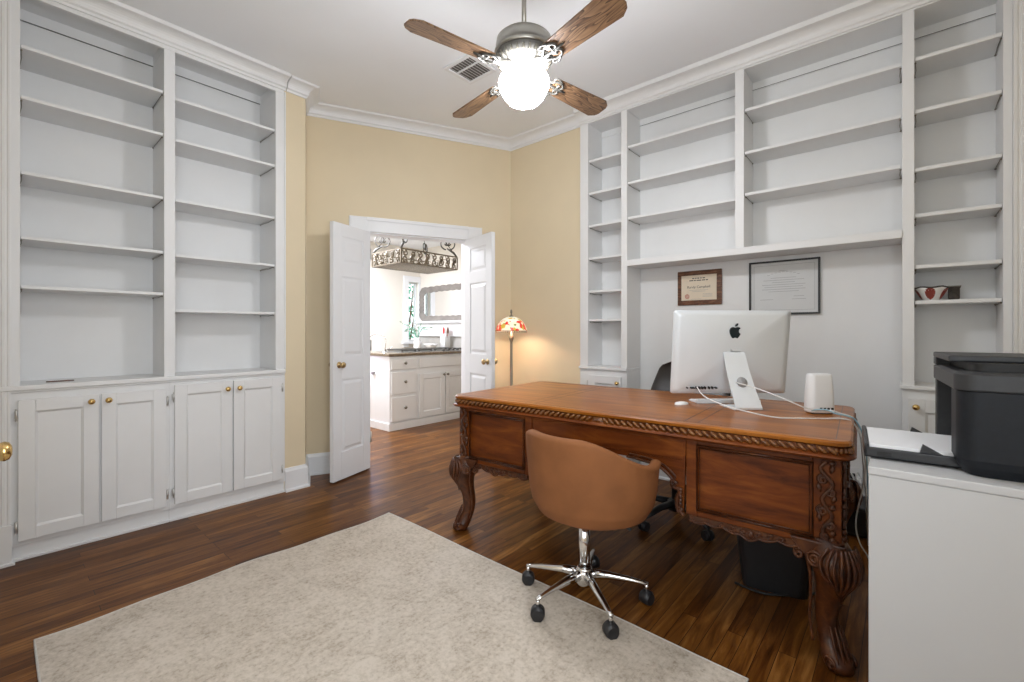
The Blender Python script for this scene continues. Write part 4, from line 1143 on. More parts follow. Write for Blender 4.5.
# ------------------------------------------------------------------ black chair behind the desk
bc = thing('office_chair', 'black leather office chair behind the desk, mostly hidden by the computer', 'chair', (-1.075, 2.800, 0), radians(182))
mb = MB()
def bseat(u, v):
    a = 2*pi*u; se = 0.5
    x = 0.25*abs(cos(a))**0.6*(1 if cos(a) >= 0 else -1); y = 0.24*abs(sin(a))**0.6*(1 if sin(a) >= 0 else -1)
    k = sin(pi*v)**0.5 if v < 1 else 0
    return (x*max(0.02, k), y*max(0.02, k), 0.43-0.045*cos(pi*v))
mb.grid(bseat, 36, 12, closeu=True); mb.build('seat', 'black_leather', bc)
mb = MB()
def bback(u, v):
    a = 2*pi*u; z = 0.52+0.45*v; w = 0.235*(0.82+0.30*sin(pi*min(1, v*0.9+0.1)))*(1 if v < 0.9 else 1-0.35*((v-0.9)/0.1)**2)
    th = 0.045*(0.5+0.5*sin(pi*min(1, max(0, v))))+0.01
    return (w*abs(cos(a))**0.5*(1 if cos(a) >= 0 else -1), -0.245-0.06*v+0.03*sin(v*6)-0.035*(cos(a)**2)*-1+th*sin(a), z)
mb.grid(bback, 36, 18, closeu=True)
mb.add([bback(i/36, 1.0) for i in range(36)], [tuple(range(36))]); mb.add([bback(i/36, 0.0) for i in range(36)], [tuple(range(36))[::-1]])
mb.build('backrest', 'black_leather', bc)
mb = MB(); mb.tube([(0, 0.0, 0.385), (0, -0.16, 0.385), (0, -0.28, 0.44), (0, -0.29, 0.60)], [0.020]*4, 8); mb.build('back_bracket', 'black_plastic', bc)
for s in (1, -1):
    mb = MB(); mb.tube(smooth_pts([(s*0.22, 0.08, 0.39), (s*0.29, 0.10, 0.43), (s*0.30, 0.13, 0.60), (s*0.30, 0.0, 0.645), (s*0.29, -0.16, 0.63), (s*0.26, -0.25, 0.60)], 6), 0.014, 8); mb.build('armrest', 'black_plastic', bc)
mb = MB(); mb.cyl((0, 0, 0.09), (0, 0, 0.39), 0.025); mb.lathe([(0.02, 0.06), (0.05, 0.065), (0.05, 0.12), (0.03, 0.13)], n=20); mb.build('gas_lift', 'black_plastic', bc)
for k in range(5):
    a = radians(72*k+72); d = Vector((cos(a), sin(a), 0)); e = Vector((-sin(a), cos(a), 0)); mb = MB(); rings = []
    for r, z, w, h in [(0.03, 0.105, 0.030, 0.022), (0.15, 0.105, 0.024, 0.018), (0.30, 0.075, 0.016, 0.012)]:
        rings.append([tuple(d*r+e*(w*cos(2*pi*q/10))+Vector((0, 0, z+h*sin(2*pi*q/10)))) for q in range(10)])
    loft(mb, rings, True, True); lg = mb.build('base_leg', 'black_plastic', bc)
    mb = MB(); ax = e; cc = d*0.295+Vector((0, 0, 0.030))
    for s in (-1, 1): mb.cyl(cc+ax*s*0.006, cc+ax*s*0.026, 0.030, 0.026, n=18)
    mb.cyl(cc, cc+Vector((0, 0, 0.042)), 0.008, n=8); mb.build('caster', 'black_plastic', lg)

# ------------------------------------------------------------------ computer on the desk
FWv = Vector((-sin(radians(41)), cos(radians(41)), 0)); RTv = Vector((cos(radians(41)), sin(radians(41)), 0))
def at(px, Y): return FWv*Y+RTv*((px-512)/450.0*Y)
icy = at(727.5, 2.36)
ic = thing('desktop_computer', 'silver all-in-one desktop computer seen from behind on the desk', 'computer', (icy.x, icy.y, TZ+0.0005), radians(41+1.0))
# local: x right, y away from the camera, z up. back face looks to -y
SW, S0, S1 = 0.302, 0.054, 0.488
TILT = Matrix.Translation((0, 0, S0)) @ Matrix.Rotation(radians(7), 4, 'X') @ Matrix.Translation((0, 0, -S0))
def sup(u, v, hw, hh, r):
    return None
def rrz(hw, z0_, z1_, r, y, n=6):
    hh = (z1_-z0_)/2; cz = (z1_+z0_)/2; return [(x, y, cz+z) for x, z in rrect(hw, hh, r, n)]
mb = MB(TILT)
rings = [rrz(SW, S0, S1, 0.012, 0.004), rrz(SW, S0, S1, 0.012, -0.002)]
for k in range(1, 9):
    t = k/8; g = 1-t; rings.append(rrz(SW*g+0.001*t, S0+(S1-S0)*0.5*t*0.999, S1-(S1-S0)*0.5*t*0.999, 0.012+0.05*t*g, -0.002-0.036*sin(t*pi/2)))
loft(mb, rings, True, True)
body = mb.build('display_body', 'alu', ic)
mb = MB(TILT); mb.box(-SW+0.008, SW-0.008, 0.004, 0.0055, S0+0.075, S1-0.008); mb.build('screen', 'black_frame', ic)
# fruit emblem: bitten apple with a leaf
def apple(s):
    pts = []
    right = [(0, 0.43), (0.16, 0.50), (0.34, 0.47), (0.47, 0.36)]
    right = [(0.0, 0.40), (0.10, 0.455), (0.24, 0.48), (0.36, 0.44), (0.435, 0.375)]
    bite = [(0.435, 0.375), (0.34, 0.29), (0.295, 0.16), (0.32, 0.02), (0.40, -0.075), (0.455, -0.105)]
    low = [(0.455, -0.105), (0.40, -0.26), (0.30, -0.42), (0.20, -0.50), (0.10, -0.475), (0.0, -0.445)]
    left = [(0.0, -0.445), (-0.10, -0.475), (-0.20, -0.50), (-0.31, -0.41), (-0.41, -0.23), (-0.47, -0.02), (-0.475, 0.18), (-0.41, 0.35), (-0.30, 0.45), (-0.18, 0.48), (-0.08, 0.44), (0, 0.40)]
    for seg in (right, bite, low, left):
        sp = smooth_pts([(x, y, 0) for x, y in seg], 4)
        pts += [(p.x*s, p.y*s) for p in sp[:-1]]
    return pts
mb = MB(TILT); lz = 0.378; S_ = 0.058
mb.prism(apple(S_), -0.0385, -0.030, lambda u, v, w: (u+0.004, w+0.004, v+lz))
lf = [(0.02, 0.53), (0.04, 0.66), (0.12, 0.76), (0.22, 0.80), (0.20, 0.68), (0.13, 0.58)]
mb.prism([(x*S_, y*S_) for x, y in lf], -0.0385, -0.026, lambda u, v, w: (u+0.004, w+0.004, v+lz))
emb = mb
emb.build('emblem', 'logo', ic)
mb = MB(TILT)
for i, (x, w) in enumerate(((-0.225, 0.003), (-0.205, 0.018), (-0.178, 0.006), (-0.163, 0.006), (-0.148, 0.006), (-0.133, 0.006), (-0.112, 0.005), (-0.095, 0.005), (-0.078, 0.009))):
    h = 0.0035 if i in (0, 1, 8) else 0.006
    t = 1-min(1, abs(x)/SW)
    mb.box(x, x+w, -0.030, -0.004, S0+0.034-h, S0+0.034+h)
mb.build('ports', 'black_deep', ic)
# tapering bent stand
mb = MB()
def stp(u, w, off=0.0):
    return None
prof = [(-0.030, 0.272), (-0.060, 0.268), (-0.072, 0.258), (-0.100, 0.19), (-0.150, 0.10), (-0.200, 0.022), (-0.205, 0.008), (-0.195, 0.000), (-0.15, 0.0), (-0.055, 0.0)]
pp_ = smooth_pts([(a, b_, 0) for a, b_ in prof], 4)
rings = []
for i, p in enumerate(pp_):
    t = min(1, max(0, i-4)/24); w = 0.051+0.018*t; tt = 0.004
    q = pp_[min(i+1, len(pp_)-1)]-pp_[max(i-1, 0)]; q.normalize(); nn = Vector((-q.y, q.x, 0))
    rings.append([(-w, p.x+nn.x*tt, max(0, p.y+nn.y*tt)+0.000), (w, p.x+nn.x*tt, max(0, p.y+nn.y*tt)), (w, p.x-nn.x*tt, max(0.0, p.y-nn.y*tt)), (-w, p.x-nn.x*tt, max(0.0, p.y-nn.y*tt))])
loft(mb, rings, True, False)
st_ = mb.build('stand', 'alu', ic, bevel=0.001)
mb = MB(); yc = -0.1400; zc = 0.127
R = (Vector((0, -0.94, 0.36))).normalized().to_track_quat('Z', 'Y').to_matrix()
mb.lathe([(0.026, 0), (0.026, 0.0012), (0, 0.0012)], (0.0, yc-0.0045, zc), 28, R); mb.build('cable_hole', 'ink', st_)

# mouse, keyboard
mo = MB(); c = at(681.5, 2.33); z_ = TZ
mo.T = Matrix.Translation((c.x, c.y, TZ+0.0005)) @ Matrix.Rotation(radians(41+15), 4, 'Z')
mo.grid(lambda u, v: (0.054*sin(pi*v*0.5+0.0)*cos(2*pi*u), 0.031*sin(pi*v*0.5)*sin(2*pi*u), 0.019*cos(pi*v*0.5)**0.7 if v < 1 else 0.0), 28, 10, closeu=True)
mo.add([(0.054*cos(2*pi*i/28), 0.031*sin(2*pi*i/28), 0) for i in range(28)], [tuple(range(28))])
ms = thing('computer_mouse', 'small white wireless mouse on the desk left of the computer', 'mouse', (c.x, c.y, TZ))
mo.build('mouse_body', 'white_plastic', ms, True)
mb = MB(); mb.T = mo.T; mb.box(-0.030, 0.030, -0.020, 0.020, -0.0003, 0.0012); mb.build('mouse_base', 'alu', ms, True)
kc = at(724, 2.41)
kb = thing('keyboard', 'slim silver keyboard with white keys on the desk behind the computer stand', 'keyboard', (kc.x, kc.y, TZ+0.0005), radians(41+1))
mb = MB(); mb.add([(-0.20, -0.055, 0), (0.20, -0.055, 0), (0.20, 0.055, 0), (-0.20, 0.055, 0), (-0.20, -0.055, 0.018), (0.20, -0.055, 0.018), (0.20, 0.055, 0.006), (-0.20, 0.055, 0.006)], [(0,3,2,1), (4,5,6,7), (0,1,5,4), (1,2,6,5), (2,3,7,6), (3,0,4,7)])
mb.build('keyboard_base', 'alu', kb, bevel=0.002)
mb = MB()
for r in range(5):
    for k in range(14):
        x = -0.190+k*0.0272; y = -0.046+r*0.0195; z = 0.018-0.012*((y+0.055)/0.11)
        mb.box(x, x+0.023, y, y+0.0155, z-0.001, z+0.0025)
mb.build('keys', 'white_plastic', kb)

ms.scale = (0.72, 0.72, 0.8)
rt_scale = (0.88, 0.9, 1)
kb.scale = (0.84, 1, 1)

# router
rc = at(819, 2.085)
rt = thing('wifi_router', 'white rounded wifi router standing near the right end of the desk', 'router', (rc.x, rc.y, TZ+0.0005), radians(41-6))
mb = MB()
rings = []
for z, hw, hd in ((0.004, 0.060, 0.036), (0.010, 0.066, 0.041), (0.05, 0.065, 0.040), (0.12, 0.061, 0.037), (0.172, 0.057, 0.033), (0.180, 0.054, 0.030), (0.183, 0.045, 0.022)):
    rings.append([(x, y, z) for x, y in rrect(hw, hd, min(hw, hd)*0.75, 8)])
loft(mb, rings, True, True); mb.build('router_body', 'white_plastic', rt, bevel=0.001)
mb = MB(); mb.box(-0.050, 0.050, -0.030, 0.030, 0, 0.005); mb.build('router_foot', 'black_plastic', rt)
mb = MB()
for i in range(4): mb.box(-0.018+i*0.018, -0.006+i*0.018, -0.0425, -0.037, 0.018, 0.030)
mb.build('ports', 'black_deep', rt)

rt.scale = rt_scale
# cables: computer to router and over the desk end
def wpt(px, Y, z): p = at(px, Y); return (p.x, p.y, z)
def cab(name_label, pts, r, mat, group='cords around the desk'):
    mb = MB(); mb.tube(smooth_pts(pts, 7), r, 7)
    tag(mb.build('cable', mat), name_label, 'cable', group)
cab('white cord from the hole in the computer stand to the router', [wpt(736, 2.212, 0.927), wpt(758, 2.14, 0.905), wpt(785, 2.03, 0.872), wpt(803, 2.00, 0.842), wpt(815, 2.01, 0.826), wpt(822, 2.035, 0.824)], 0.0028, 'cable_white')
cab('white cord from the computer ports sweeping along the desk to the cable bundle', [wpt(697, 2.325, 0.890), wpt(704, 2.20, 0.862), wpt(722, 2.03, 0.848), wpt(745, 1.97, 0.829), wpt(775, 1.95, 0.806), wpt(800, 1.94, 0.8035), wpt(825, 1.93, 0.8045), wpt(842, 1.92, 0.806), wpt(853, 1.91, 0.790), wpt(862, 1.90, 0.72), wpt(865.5, 1.90, 0.62), wpt(863, 1.92, 0.52), wpt(856, 1.95, 0.36), wpt(859, 1.97, 0.26), wpt(868, 1.97, 0.19), wpt(880, 2.0, 0.06), wpt(890, 2.1, 0.006)], 0.0030, 'cable_white')
cab('pale blue cord looping at the router foot and over the desk end', [wpt(812, 2.03, 0.820), wpt(816, 1.99, 0.832), wpt(826, 1.97, 0.835), wpt(836, 1.95, 0.822), wpt(846, 1.94, 0.815), wpt(855, 1.93, 0.800), wpt(862.5, 1.93, 0.74), wpt(866.5, 1.94, 0.64), wpt(868, 1.96, 0.50), wpt(870, 1.98, 0.30), wpt(873, 2.0, 0.05), wpt(880, 2.05, 0.006)], 0.0032, 'cable_blue')
cab('white cord beside the blue cord, dropping behind the desk end', [wpt(826, 2.02, 0.822), wpt(832, 1.98, 0.830), wpt(840, 1.97, 0.820), wpt(850, 1.965, 0.808), wpt(857, 1.96, 0.780), wpt(861, 1.97, 0.70), wpt(863, 2.0, 0.60), wpt(866, 2.1, 0.40), wpt(868, 2.3, 0.1), wpt(868, 2.5, 0.006)], 0.0030, 'cable_white')
mb = MB(); p = at(813, 2.030)
cab('black cord lying on the floor under the right end of the desk', [wpt(735, 2.10, 0.006), wpt(760, 2.02, 0.006), wpt(784, 2.00, 0.006), wpt(805, 2.00, 0.006), wpt(822, 2.03, 0.006)], 0.0055, 'black_plastic')

# black bin under the right end of the desk
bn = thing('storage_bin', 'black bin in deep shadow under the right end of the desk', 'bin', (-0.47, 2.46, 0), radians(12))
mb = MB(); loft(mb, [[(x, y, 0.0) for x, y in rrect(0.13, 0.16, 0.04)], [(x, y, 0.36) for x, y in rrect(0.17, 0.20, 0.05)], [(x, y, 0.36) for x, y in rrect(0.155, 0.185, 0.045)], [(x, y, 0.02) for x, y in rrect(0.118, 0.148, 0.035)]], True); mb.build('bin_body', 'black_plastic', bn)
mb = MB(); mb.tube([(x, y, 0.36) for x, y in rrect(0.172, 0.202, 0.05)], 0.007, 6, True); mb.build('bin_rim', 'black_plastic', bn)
# black box by the wall beyond the desk end
bx_ = thing('equipment_case', 'black equipment box on the floor below the wall outlet', 'box', (-0.14, 3.36, 0))
mb = MB(); mb.box(-0.16, 0.12, -0.14, 0.13, 0.008, 0.175); mb.build('case_body', 'black_plastic', bx_, bevel=0.01)
mb = MB()
for x in (-0.13, 0.09):
    for y in (-0.11, 0.10): mb.cyl((x, y, 0), (x, y, 0.009), 0.012, n=10)
mb.build('case_feet', 'black_deep', bx_)
mb = MB(); mb.box(-0.13, 0.09, -0.1425, -0.139, 0.03, 0.155); mb.build('front_grille', 'black_deep', bx_)

# ------------------------------------------------------------------ white cabinet with the printer
cz = 0.830
cbn = thing('storage_cabinet', 'tall plain white cabinet carrying the black printer, at the right edge', 'cabinet', (0.26, 1.74, 0))
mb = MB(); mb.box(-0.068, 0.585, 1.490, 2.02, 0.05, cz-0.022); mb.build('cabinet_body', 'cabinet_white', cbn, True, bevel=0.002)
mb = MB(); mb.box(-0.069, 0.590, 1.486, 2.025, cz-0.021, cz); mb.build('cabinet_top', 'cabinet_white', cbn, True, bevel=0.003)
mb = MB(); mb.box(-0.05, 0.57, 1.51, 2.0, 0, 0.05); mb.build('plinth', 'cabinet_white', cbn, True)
pr = thing('printer', 'black multifunction printer with an open paper tray on the white cabinet', 'printer', (0.10, 1.53, cz+0.0005), radians(4))
# local: x right, y away, front (tray side) at x=0
PW, PD = 0.44, 0.375
def prr(x0_, x1_, y0_, y1_, rn, z, n=14):
    """rounded near-left corner (x0,y0), small radii elsewhere"""
    out = []
    for cx_, cy_, a0, r in ((x1_-0.02, y1_-0.02, 0, 0.02), (x0_+0.012, y1_-0.012, 90, 0.012), (x0_+rn, y0_+rn, 180, rn), (x1_-0.03, y0_+0.03, 270, 0.03)):
        for i in range(n+1):
            a = radians(a0+90*i/n); out.append((cx_+r*cos(a), cy_+r*sin(a), z))
    return out
# lower body is two cheeks so the mouth is open toward the tray
mb = MB()
loft(mb, [prr(0.018, PW, 0.014, 0.10, 0.035, 0.0), prr(0.006, PW, 0.004, 0.10, 0.035, 0.022), prr(0.0, PW, 0.0, 0.10, 0.035, 0.04), prr(0.0, PW, 0.0, 0.10, 0.035, 0.205)])
mb.box(0.10, PW, 0.09, PD-0.03, 0.01, 0.205)
mb.build('printer_body', 'printer', pr, bevel=0.003)
mb = MB(); mb.box(0.0, 0.14, PD-0.035, PD-0.006, 0.01, 0.205); mb.build('far_cheek', 'printer_rim', pr, bevel=0.003)
mb = MB(); mb.box(0.085, 0.099, 0.10, PD-0.04, 0.012, 0.203); mb.build('mouth_recess', 'black_deep', pr)
mb = MB(); mb.box(0.012, 0.10, 0.101, PD-0.036, 0.010, 0.030); mb.build('mouth_floor', 'black_plastic', pr, bevel=0.003)
mb = MB()
for q in (0.0,): loft(mb, [prr(-0.003, PW, -0.003, PD, 0.037, 0.206), prr(-0.004, PW, -0.004, PD, 0.038, 0.209), prr(-0.004, PW, -0.004, PD, 0.038, 0.244), prr(0.004, PW, 0.006, PD, 0.034, 0.250)])
mb.build('upper_unit', 'printer_rim', pr, bevel=0.002)
mb = MB(); loft(mb, [prr(0.030, PW-0.01, 0.045, PD-0.02, 0.03, 0.2485), prr(0.030, PW-0.01, 0.045, PD-0.02, 0.03, 0.270)]); mb.build('output_recess', 'black_deep', pr)
mb = MB(); mb.box(-0.004, PW, 0.10, PD, 0.270, 0.286); mb.box(-0.004, 0.06, PD-0.05, PD-0.004, 0.248, 0.272); mb.box(0.012, PW, PD-0.03, PD-0.002, 0.248, 0.272); mb.build('scanner_lid', 'printer_rim', pr, bevel=0.004)
mb = MB(); mb.box(0.16, 0.30, -0.0012, 0.001, 0.135, 0.190); mb.build('side_handle', 'printer', pr, bevel=0.004)
mb = MB(); mb.tube([(0.158, -0.0012, 0.200), (0.158, -0.0012, 0.140), (0.164, -0.0012, 0.132), (0.30, -0.0012, 0.132)], 0.0009, 5); mb.build('handle_seam', 'black_deep', pr)
mb = MB()     # crumpled printed label sheet in the mouth
def crum(u, v):
    z = 0.035+0.150*v; y = 0.105+0.018*u+0.03*(1-v)
    return (0.030+0.045*u+0.006*noise.noise(Vector((u*5, v*9, 0))), y+0.010*noise.noise(Vector((u*4+3, v*11, 1))), z)
mb.grid(crum, 8, 26); o = mb.build('label_sheet', 'paper', pr); so = o.modifiers.new('solid', 'SOLIDIFY'); so.thickness = 0.001
mb = MB(); mb.box(0.012, 0.05, 0.1005, 0.103, 0.165, 0.188); mb.build('display_panel', 'black_deep', pr)
# paper tray
TRX0 = -0.178
mb = MB(); mb.box(TRX0, 0.06, 0.060, 0.360, 0.004, 0.012); mb.box(TRX0, TRX0+0.010, 0.060, 0.360, 0.004, 0.040)
mb.box(TRX0, 0.08, 0.060, 0.074, 0.004, 0.030); mb.box(TRX0, 0.06, 0.346, 0.360, 0.004, 0.030)
tray = mb.build('paper_tray', 'black_plastic', pr, bevel=0.003)
mb = MB()
for y0_ in (0.070, 0.338):
    mb.add([(-0.062, y0_, 0.030), (-0.018, y0_, 0.030), (-0.056, y0_, 0.052), (-0.062, y0_+0.010, 0.030), (-0.018, y0_+0.010, 0.030), (-0.056, y0_+0.010, 0.052)], [(0,1,2), (3,5,4), (0,3,4,1), (1,4,5,2), (2,5,3,0)])
mb.build('paper_guide', 'black_plastic', tray)
mb = MB(); mb.box(-0.150, -0.120, 0.0592, 0.0605, 0.010, 0.022); mb.build('tray_latch', 'black_deep', tray)
pa = MB(Matrix.Translation((0.10, 1.53, cz+0.0005)) @ Matrix.Rotation(radians(4), 4, 'Z')); pa.box(-0.166, 0.080, 0.076, 0.344, 0.0125, 0.038)
pso = tag(pa.build('paper_stack', 'paper', bevel=0.001), 'stack of white paper lying in the printer tray', 'paper')

# ------------------------------------------------------------------ kitchen beyond the doors
KX0, KY1, KC = -5.92, 4.53, 2.50
ks = MB(); ks.box(KX0-0.13, KX0, 1.70, 4.30, 0, KC); ks.box(KX0-0.13, KX0, 4.50, 4.66, 0, KC); ks.box(KX0-0.13, KX0, 4.30, 4.50, 0, 1.02); ks.box(KX0-0.13, KX0, 4.30, 4.50, 1.96, KC)
struct('wall_kitchen_left', ks, 'kitchen_wall')
struct('wall_kitchen_back', MB().box(KX0, -2.40, KY1, KY1+0.13, 0, KC), 'kitchen_wall')
struct('wall_kitchen_front', MB().box(KX0, -3.80, 1.57, 1.70, 0, KC), 'kitchen_wall')
struct('wall_kitchen_right', MB().box(-2.53, -2.40, 3.66, KY1, 0, KC), 'kitchen_wall')
kc_ = MB(); kc_.prism([(KX0-0.13, 1.57), (-3.92, 1.57), dw(0.0, -0.14), dw(1.9, -0.14), (-2.40, 3.66), (-2.40, 4.66), (KX0-0.13, 4.66)], KC, KC+0.1)
struct('ceiling_kitchen', kc_, 'ceiling')
# narrow window
window(3, frame_T((KX0, 4.30, 1.02), (0, 1), (1, 0)), 0.20, 0.94, False)
# greenery outside it
gb = thing('garden_shrub', 'green leafy shrub outside the narrow kitchen window', 'shrub', (-6.75, 4.80, 0))
mb = MB(); rnd = random.Random(3)
for k in range(900):
    a = rnd.uniform(0, 2*pi); rr = 0.55*rnd.random()**0.5; z = rnd.uniform(0.3, 2.5); c = Vector((rr*cos(a), rr*sin(a), z))
    u = Vector((rnd.uniform(-1, 1), rnd.uniform(-1, 1), rnd.uniform(-1, 1))).normalized(); w = u.orthogonal().normalized()
    mb.add([c-u*0.05, c+w*0.022, c+u*0.05, c-w*0.022], [(0, 1, 2, 3)])
mb.build('foliage', 'leaf', gb)
mb = MB()
for k in range(5): mb.tube([(0, 0, 0), (0.1*cos(k*1.3), 0.1*sin(k*1.3), 0.9), (0.35*cos(k*1.3), 0.35*sin(k*1.3), 2.2)], [0.03, 0.02, 0.008], 6)
mb.build('stems', 'plaque', gb)
struct('ground_outside', MB().box(-9.5, KX0-0.14, 2.5, 7.0, -0.12, -0.01), 'leaf')

# peninsula: local x = +Y, y = +X
IX = -4.55
TI = frame_T((IX, 0, 0), (0, 1), (1, 0))
isl = thing('kitchen_peninsula', 'white kitchen cabinet run with drawers and doors seen through the doorway', 'kitchen cabinet', (IX-0.3, 3.75, 0))
mb = MB(TI); mb.box(3.045, 4.52, -0.65, 0, 0.09, 0.878); mb.build('carcass', 'white_door', isl, True, bevel=0.003)
mb = MB(TI); mb.box(3.030, 4.52, -0.65, 0.012, 0, 0.088); mb.build('plinth', 'white_door', isl, True, bevel=0.003)
def drawer(u0, u1, z0_, z1_, knobs):
    mb = MB(TI); mb.box(u0, u1, 0.001, 0.018, z0_, z1_); o = mb.build('drawer', 'white_door', isl, True, bevel=0.006, seg=3)
    for ku in knobs:
        k = MB(TI); R = Matrix(((1, 0, 0), (0, 0, 1), (0, -1, 0))); k.lathe([(0.008, 0), (0.006, 0.01), (0.017, 0.018), (0.019, 0.026), (0.010, 0.032), (0, 0.033)], (ku, 0.018, (z0_+z1_)/2+0.01), 14, R); k.build('knob', 'pewter', o, True)
drawer(3.060, 3.420, 0.722, 0.846, (3.246,)); drawer(3.060, 3.420, 0.425, 0.694, (3.246,)); drawer(3.060, 3.420, 0.108, 0.392, (3.246,)); drawer(3.462, 4.40, 0.722, 0.846, ())
cab_door(isl, TI, 3.462, 3.872, 0.108, 0.645, (3.848, 0.615), None, mat='white_door', knobmat='pewter')
cab_door(isl, TI, 3.888, 4.300, 0.108, 0.645, (3.912, 0.615), None, mat='white_door', knobmat='pewter')
wt = MB(TI); wt.box(3.015, 4.525, -0.68, 0.030, 0.8785, 0.912)
tag(wt.build('countertop', 'granite', bevel=0.006), 'speckled brown granite countertop on the white kitchen cabinets', 'countertop')
# counter along the back wall
bc2 = thing('kitchen_counter', 'pale kitchen counter along the wall below the mirror', 'counter', (-5.5, 4.2, 0))
mb = MB(); mb.box(KX0+0.005, -5.24, 3.95, KY1-0.005, 0.0, 0.878); mb.build('carcass', 'white_door', bc2, True)
mb = MB(); mb.box(KX0+0.005, -5.24, 3.92, KY1-0.005, 0.8785, 0.912); mb.build('counter_slab', 'granite', bc2, True, bevel=0.004)
# backsplash ledge below the mirror
lg_ = thing('wall_ledge', 'white panelled ledge on the kitchen wall under the mirror', 'ledge', (-5.0, KY1, 1.1))
mb = MB(); mb.box(KX0+0.002, -4.0, KY1-0.10, KY1-0.001, 1.305, 1.335); mb.build('ledge_board', 'white_door', lg_, True, bevel=0.004)
mb = MB(); mb.box(KX0+0.002, -4.0, KY1-0.05, KY1-0.001, 1.10, 1.305); mb.build('ledge_panel', 'white_door', lg_, True, bevel=0.002)
mb = MB(); mb.box(KX0+0.002, -4.0, KY1-0.012, KY1-0.001, 0.914, 1.10); mb.build('backsplash', 'tile', lg_, True)
# mirror with wavy frame
mr_ = thing('wall_mirror', 'wide mirror in a wavy weathered grey frame on the kitchen wall', 'mirror', (-5.2, KY1, 1.34))
mx0, mx1, mz0, mz1 = -5.885, -4.45, 1.342, 1.865
def wavy(x0_, x1_, z0_, z1_, r, amp, n=34, ph=0):
    pts = []; hw = (x1_-x0_)/2; hh = (z1_-z0_)/2; cx_ = (x0_+x1_)/2; cz_ = (z0_+z1_)/2
    base = []
    for (a, b_, c, d) in ((x0_+r, z0_, x1_-r, z0_),): pass
    segs = [((x0_+r, z0_), (x1_-r, z0_), (0, -1)), ((x1_, z0_+r), (x1_, z1_-r), (1, 0)), ((x1_-r, z1_), (x0_+r, z1_), (0, 1)), ((x0_, z1_-r), (x0_, z0_+r), (-1, 0))]
    for (a, b_, nn) in segs:
        m = n if nn[0] == 0 else n//2
        for i in range(m):
            t = i/(m-1); w = amp*sin(t*pi*(9 if nn[0] == 0 else 5))**2+(amp*0.9*sin(pi*t) if nn[0] == 0 else 0)
            pts.append((a[0]+(b_[0]-a[0])*t+nn[0]*w, a[1]+(b_[1]-a[1])*t+nn[1]*w))
    return pts
outp = wavy(mx0, mx1, mz0, mz1, 0.06, 0.012); inp = wavy(mx0+0.085, mx1-0.085, mz0+0.085, mz1-0.085, 0.04, 0.010)
n = len(outp)
vs = [(x, KY1-0.035, z) for x, z in outp]+[(x, KY1-0.020, z) for x, z in inp]+[(x, KY1-0.002, z) for x, z in outp]+[(x, KY1-0.002, z) for x, z in inp]
fs = []
for i in range(n):
    j = (i+1) % n; fs += [(i, j, n+j, n+i), (2*n+i, 2*n+j, j, i), (n+i, n+j, 3*n+j, 3*n+i)]
mb = MB(); mb.add(vs, fs); mb.build('mirror_frame', 'grey_frame', mr_, True, bevel=0.003)
mb = MB(); mb.prism(inp, KY1-0.010, KY1-0.004, lambda u, v, w: (u, w, v)); mb.build('mirror_glass', 'mirror', mr_, True)
# cooktop
ck = thing('gas_cooktop', 'steel gas cooktop with black grates set in the countertop', 'cooktop', (IX-0.30, 3.85, 0.9125))
mb = MB(TI); mb.box(3.22, 4.38, -0.56, -0.06, 0.9125, 0.918); mb.build('hob_plate', 'steel_hob', ck, True, bevel=0.002)
for j in range(4):
    mb = MB(TI); y0_ = 3.33+j*0.26
    for q in range(4): mb.box(y0_+q*0.066, y0_+q*0.066+0.012, -0.53, -0.16, 0.930, 0.944)
    for q in (-0.53, -0.35, -0.17): mb.box(y0_, y0_+0.21, q, q+0.012, 0.930, 0.944)
    for a_ in (0, 0.198):
        for b__ in (-0.53, -0.17): mb.box(y0_+a_, y0_+a_+0.012, b__, b__+0.012, 0.918, 0.931)
    mb.build('grate', 'iron', ck, True)
for j in range(5):
    mb = MB(TI); mb.lathe([(0.020, 0), (0.022, 0.01), (0.016, 0.026), (0, 0.028)], (3.95+j*0.085, -0.105, 0.918), 14); mb.build('burner_knob', 'iron', ck, True)
# items by the window
vs_ = thing('plant_vase', 'clear vase of loose green sprigs on the kitchen counter by the window', 'plant', (-5.42, 4.10, 0.9125))
mb = MB(); mb.lathe([(0.045, 0), (0.055, 0.02), (0.05, 0.10), (0.035, 0.14), (0.045, 0.17), (0.040, 0.17), (0.030, 0.14), (0.045, 0.09), (0.045, 0.01), (0, 0.008)], n=20); mb.build('vase', 'ceramic', vs_)
mb = MB(); rnd = random.Random(5); lv = MB()
for k in range(9):
    a = rnd.uniform(0, 2*pi); L_ = rnd.uniform(0.16, 0.34); top_ = Vector((L_*0.75*cos(a), L_*0.75*sin(a), 0.15+L_*rnd.uniform(0.35, 0.9)))
    st = smooth_pts([(0, 0, 0.10), (top_.x*0.3, top_.y*0.3, 0.15+L_*0.5), tuple(top_)], 5); mb.tube(st, 0.0035, 5)
    for q in st[4::2]:
        for s in range(1):
            u = Vector((rnd.uniform(-1, 1), rnd.uniform(-1, 1), rnd.uniform(-0.3, 1))).normalized(); w = u.orthogonal().normalized()
            q_ = Vector(q); lv.add([q_, q_+u*0.03+w*0.012, q_+u*0.06, q_+u*0.03-w*0.012], [(0, 1, 2, 3)])
mb.build('stems', 'leaf', vs_); lv.build('leaves', 'leaf_pale', vs_)
fa = thing('kitchen_faucet', 'curved faucet at the left end of the kitchen countertop', 'faucet', (-4.78, 3.02+0.10, 0.9125))
mb = MB(); mb.lathe([(0.030, 0), (0.030, 0.006), (0.013, 0.012), (0.011, 0.02)], n=16); mb.build('faucet_base', 'chrome', fa)
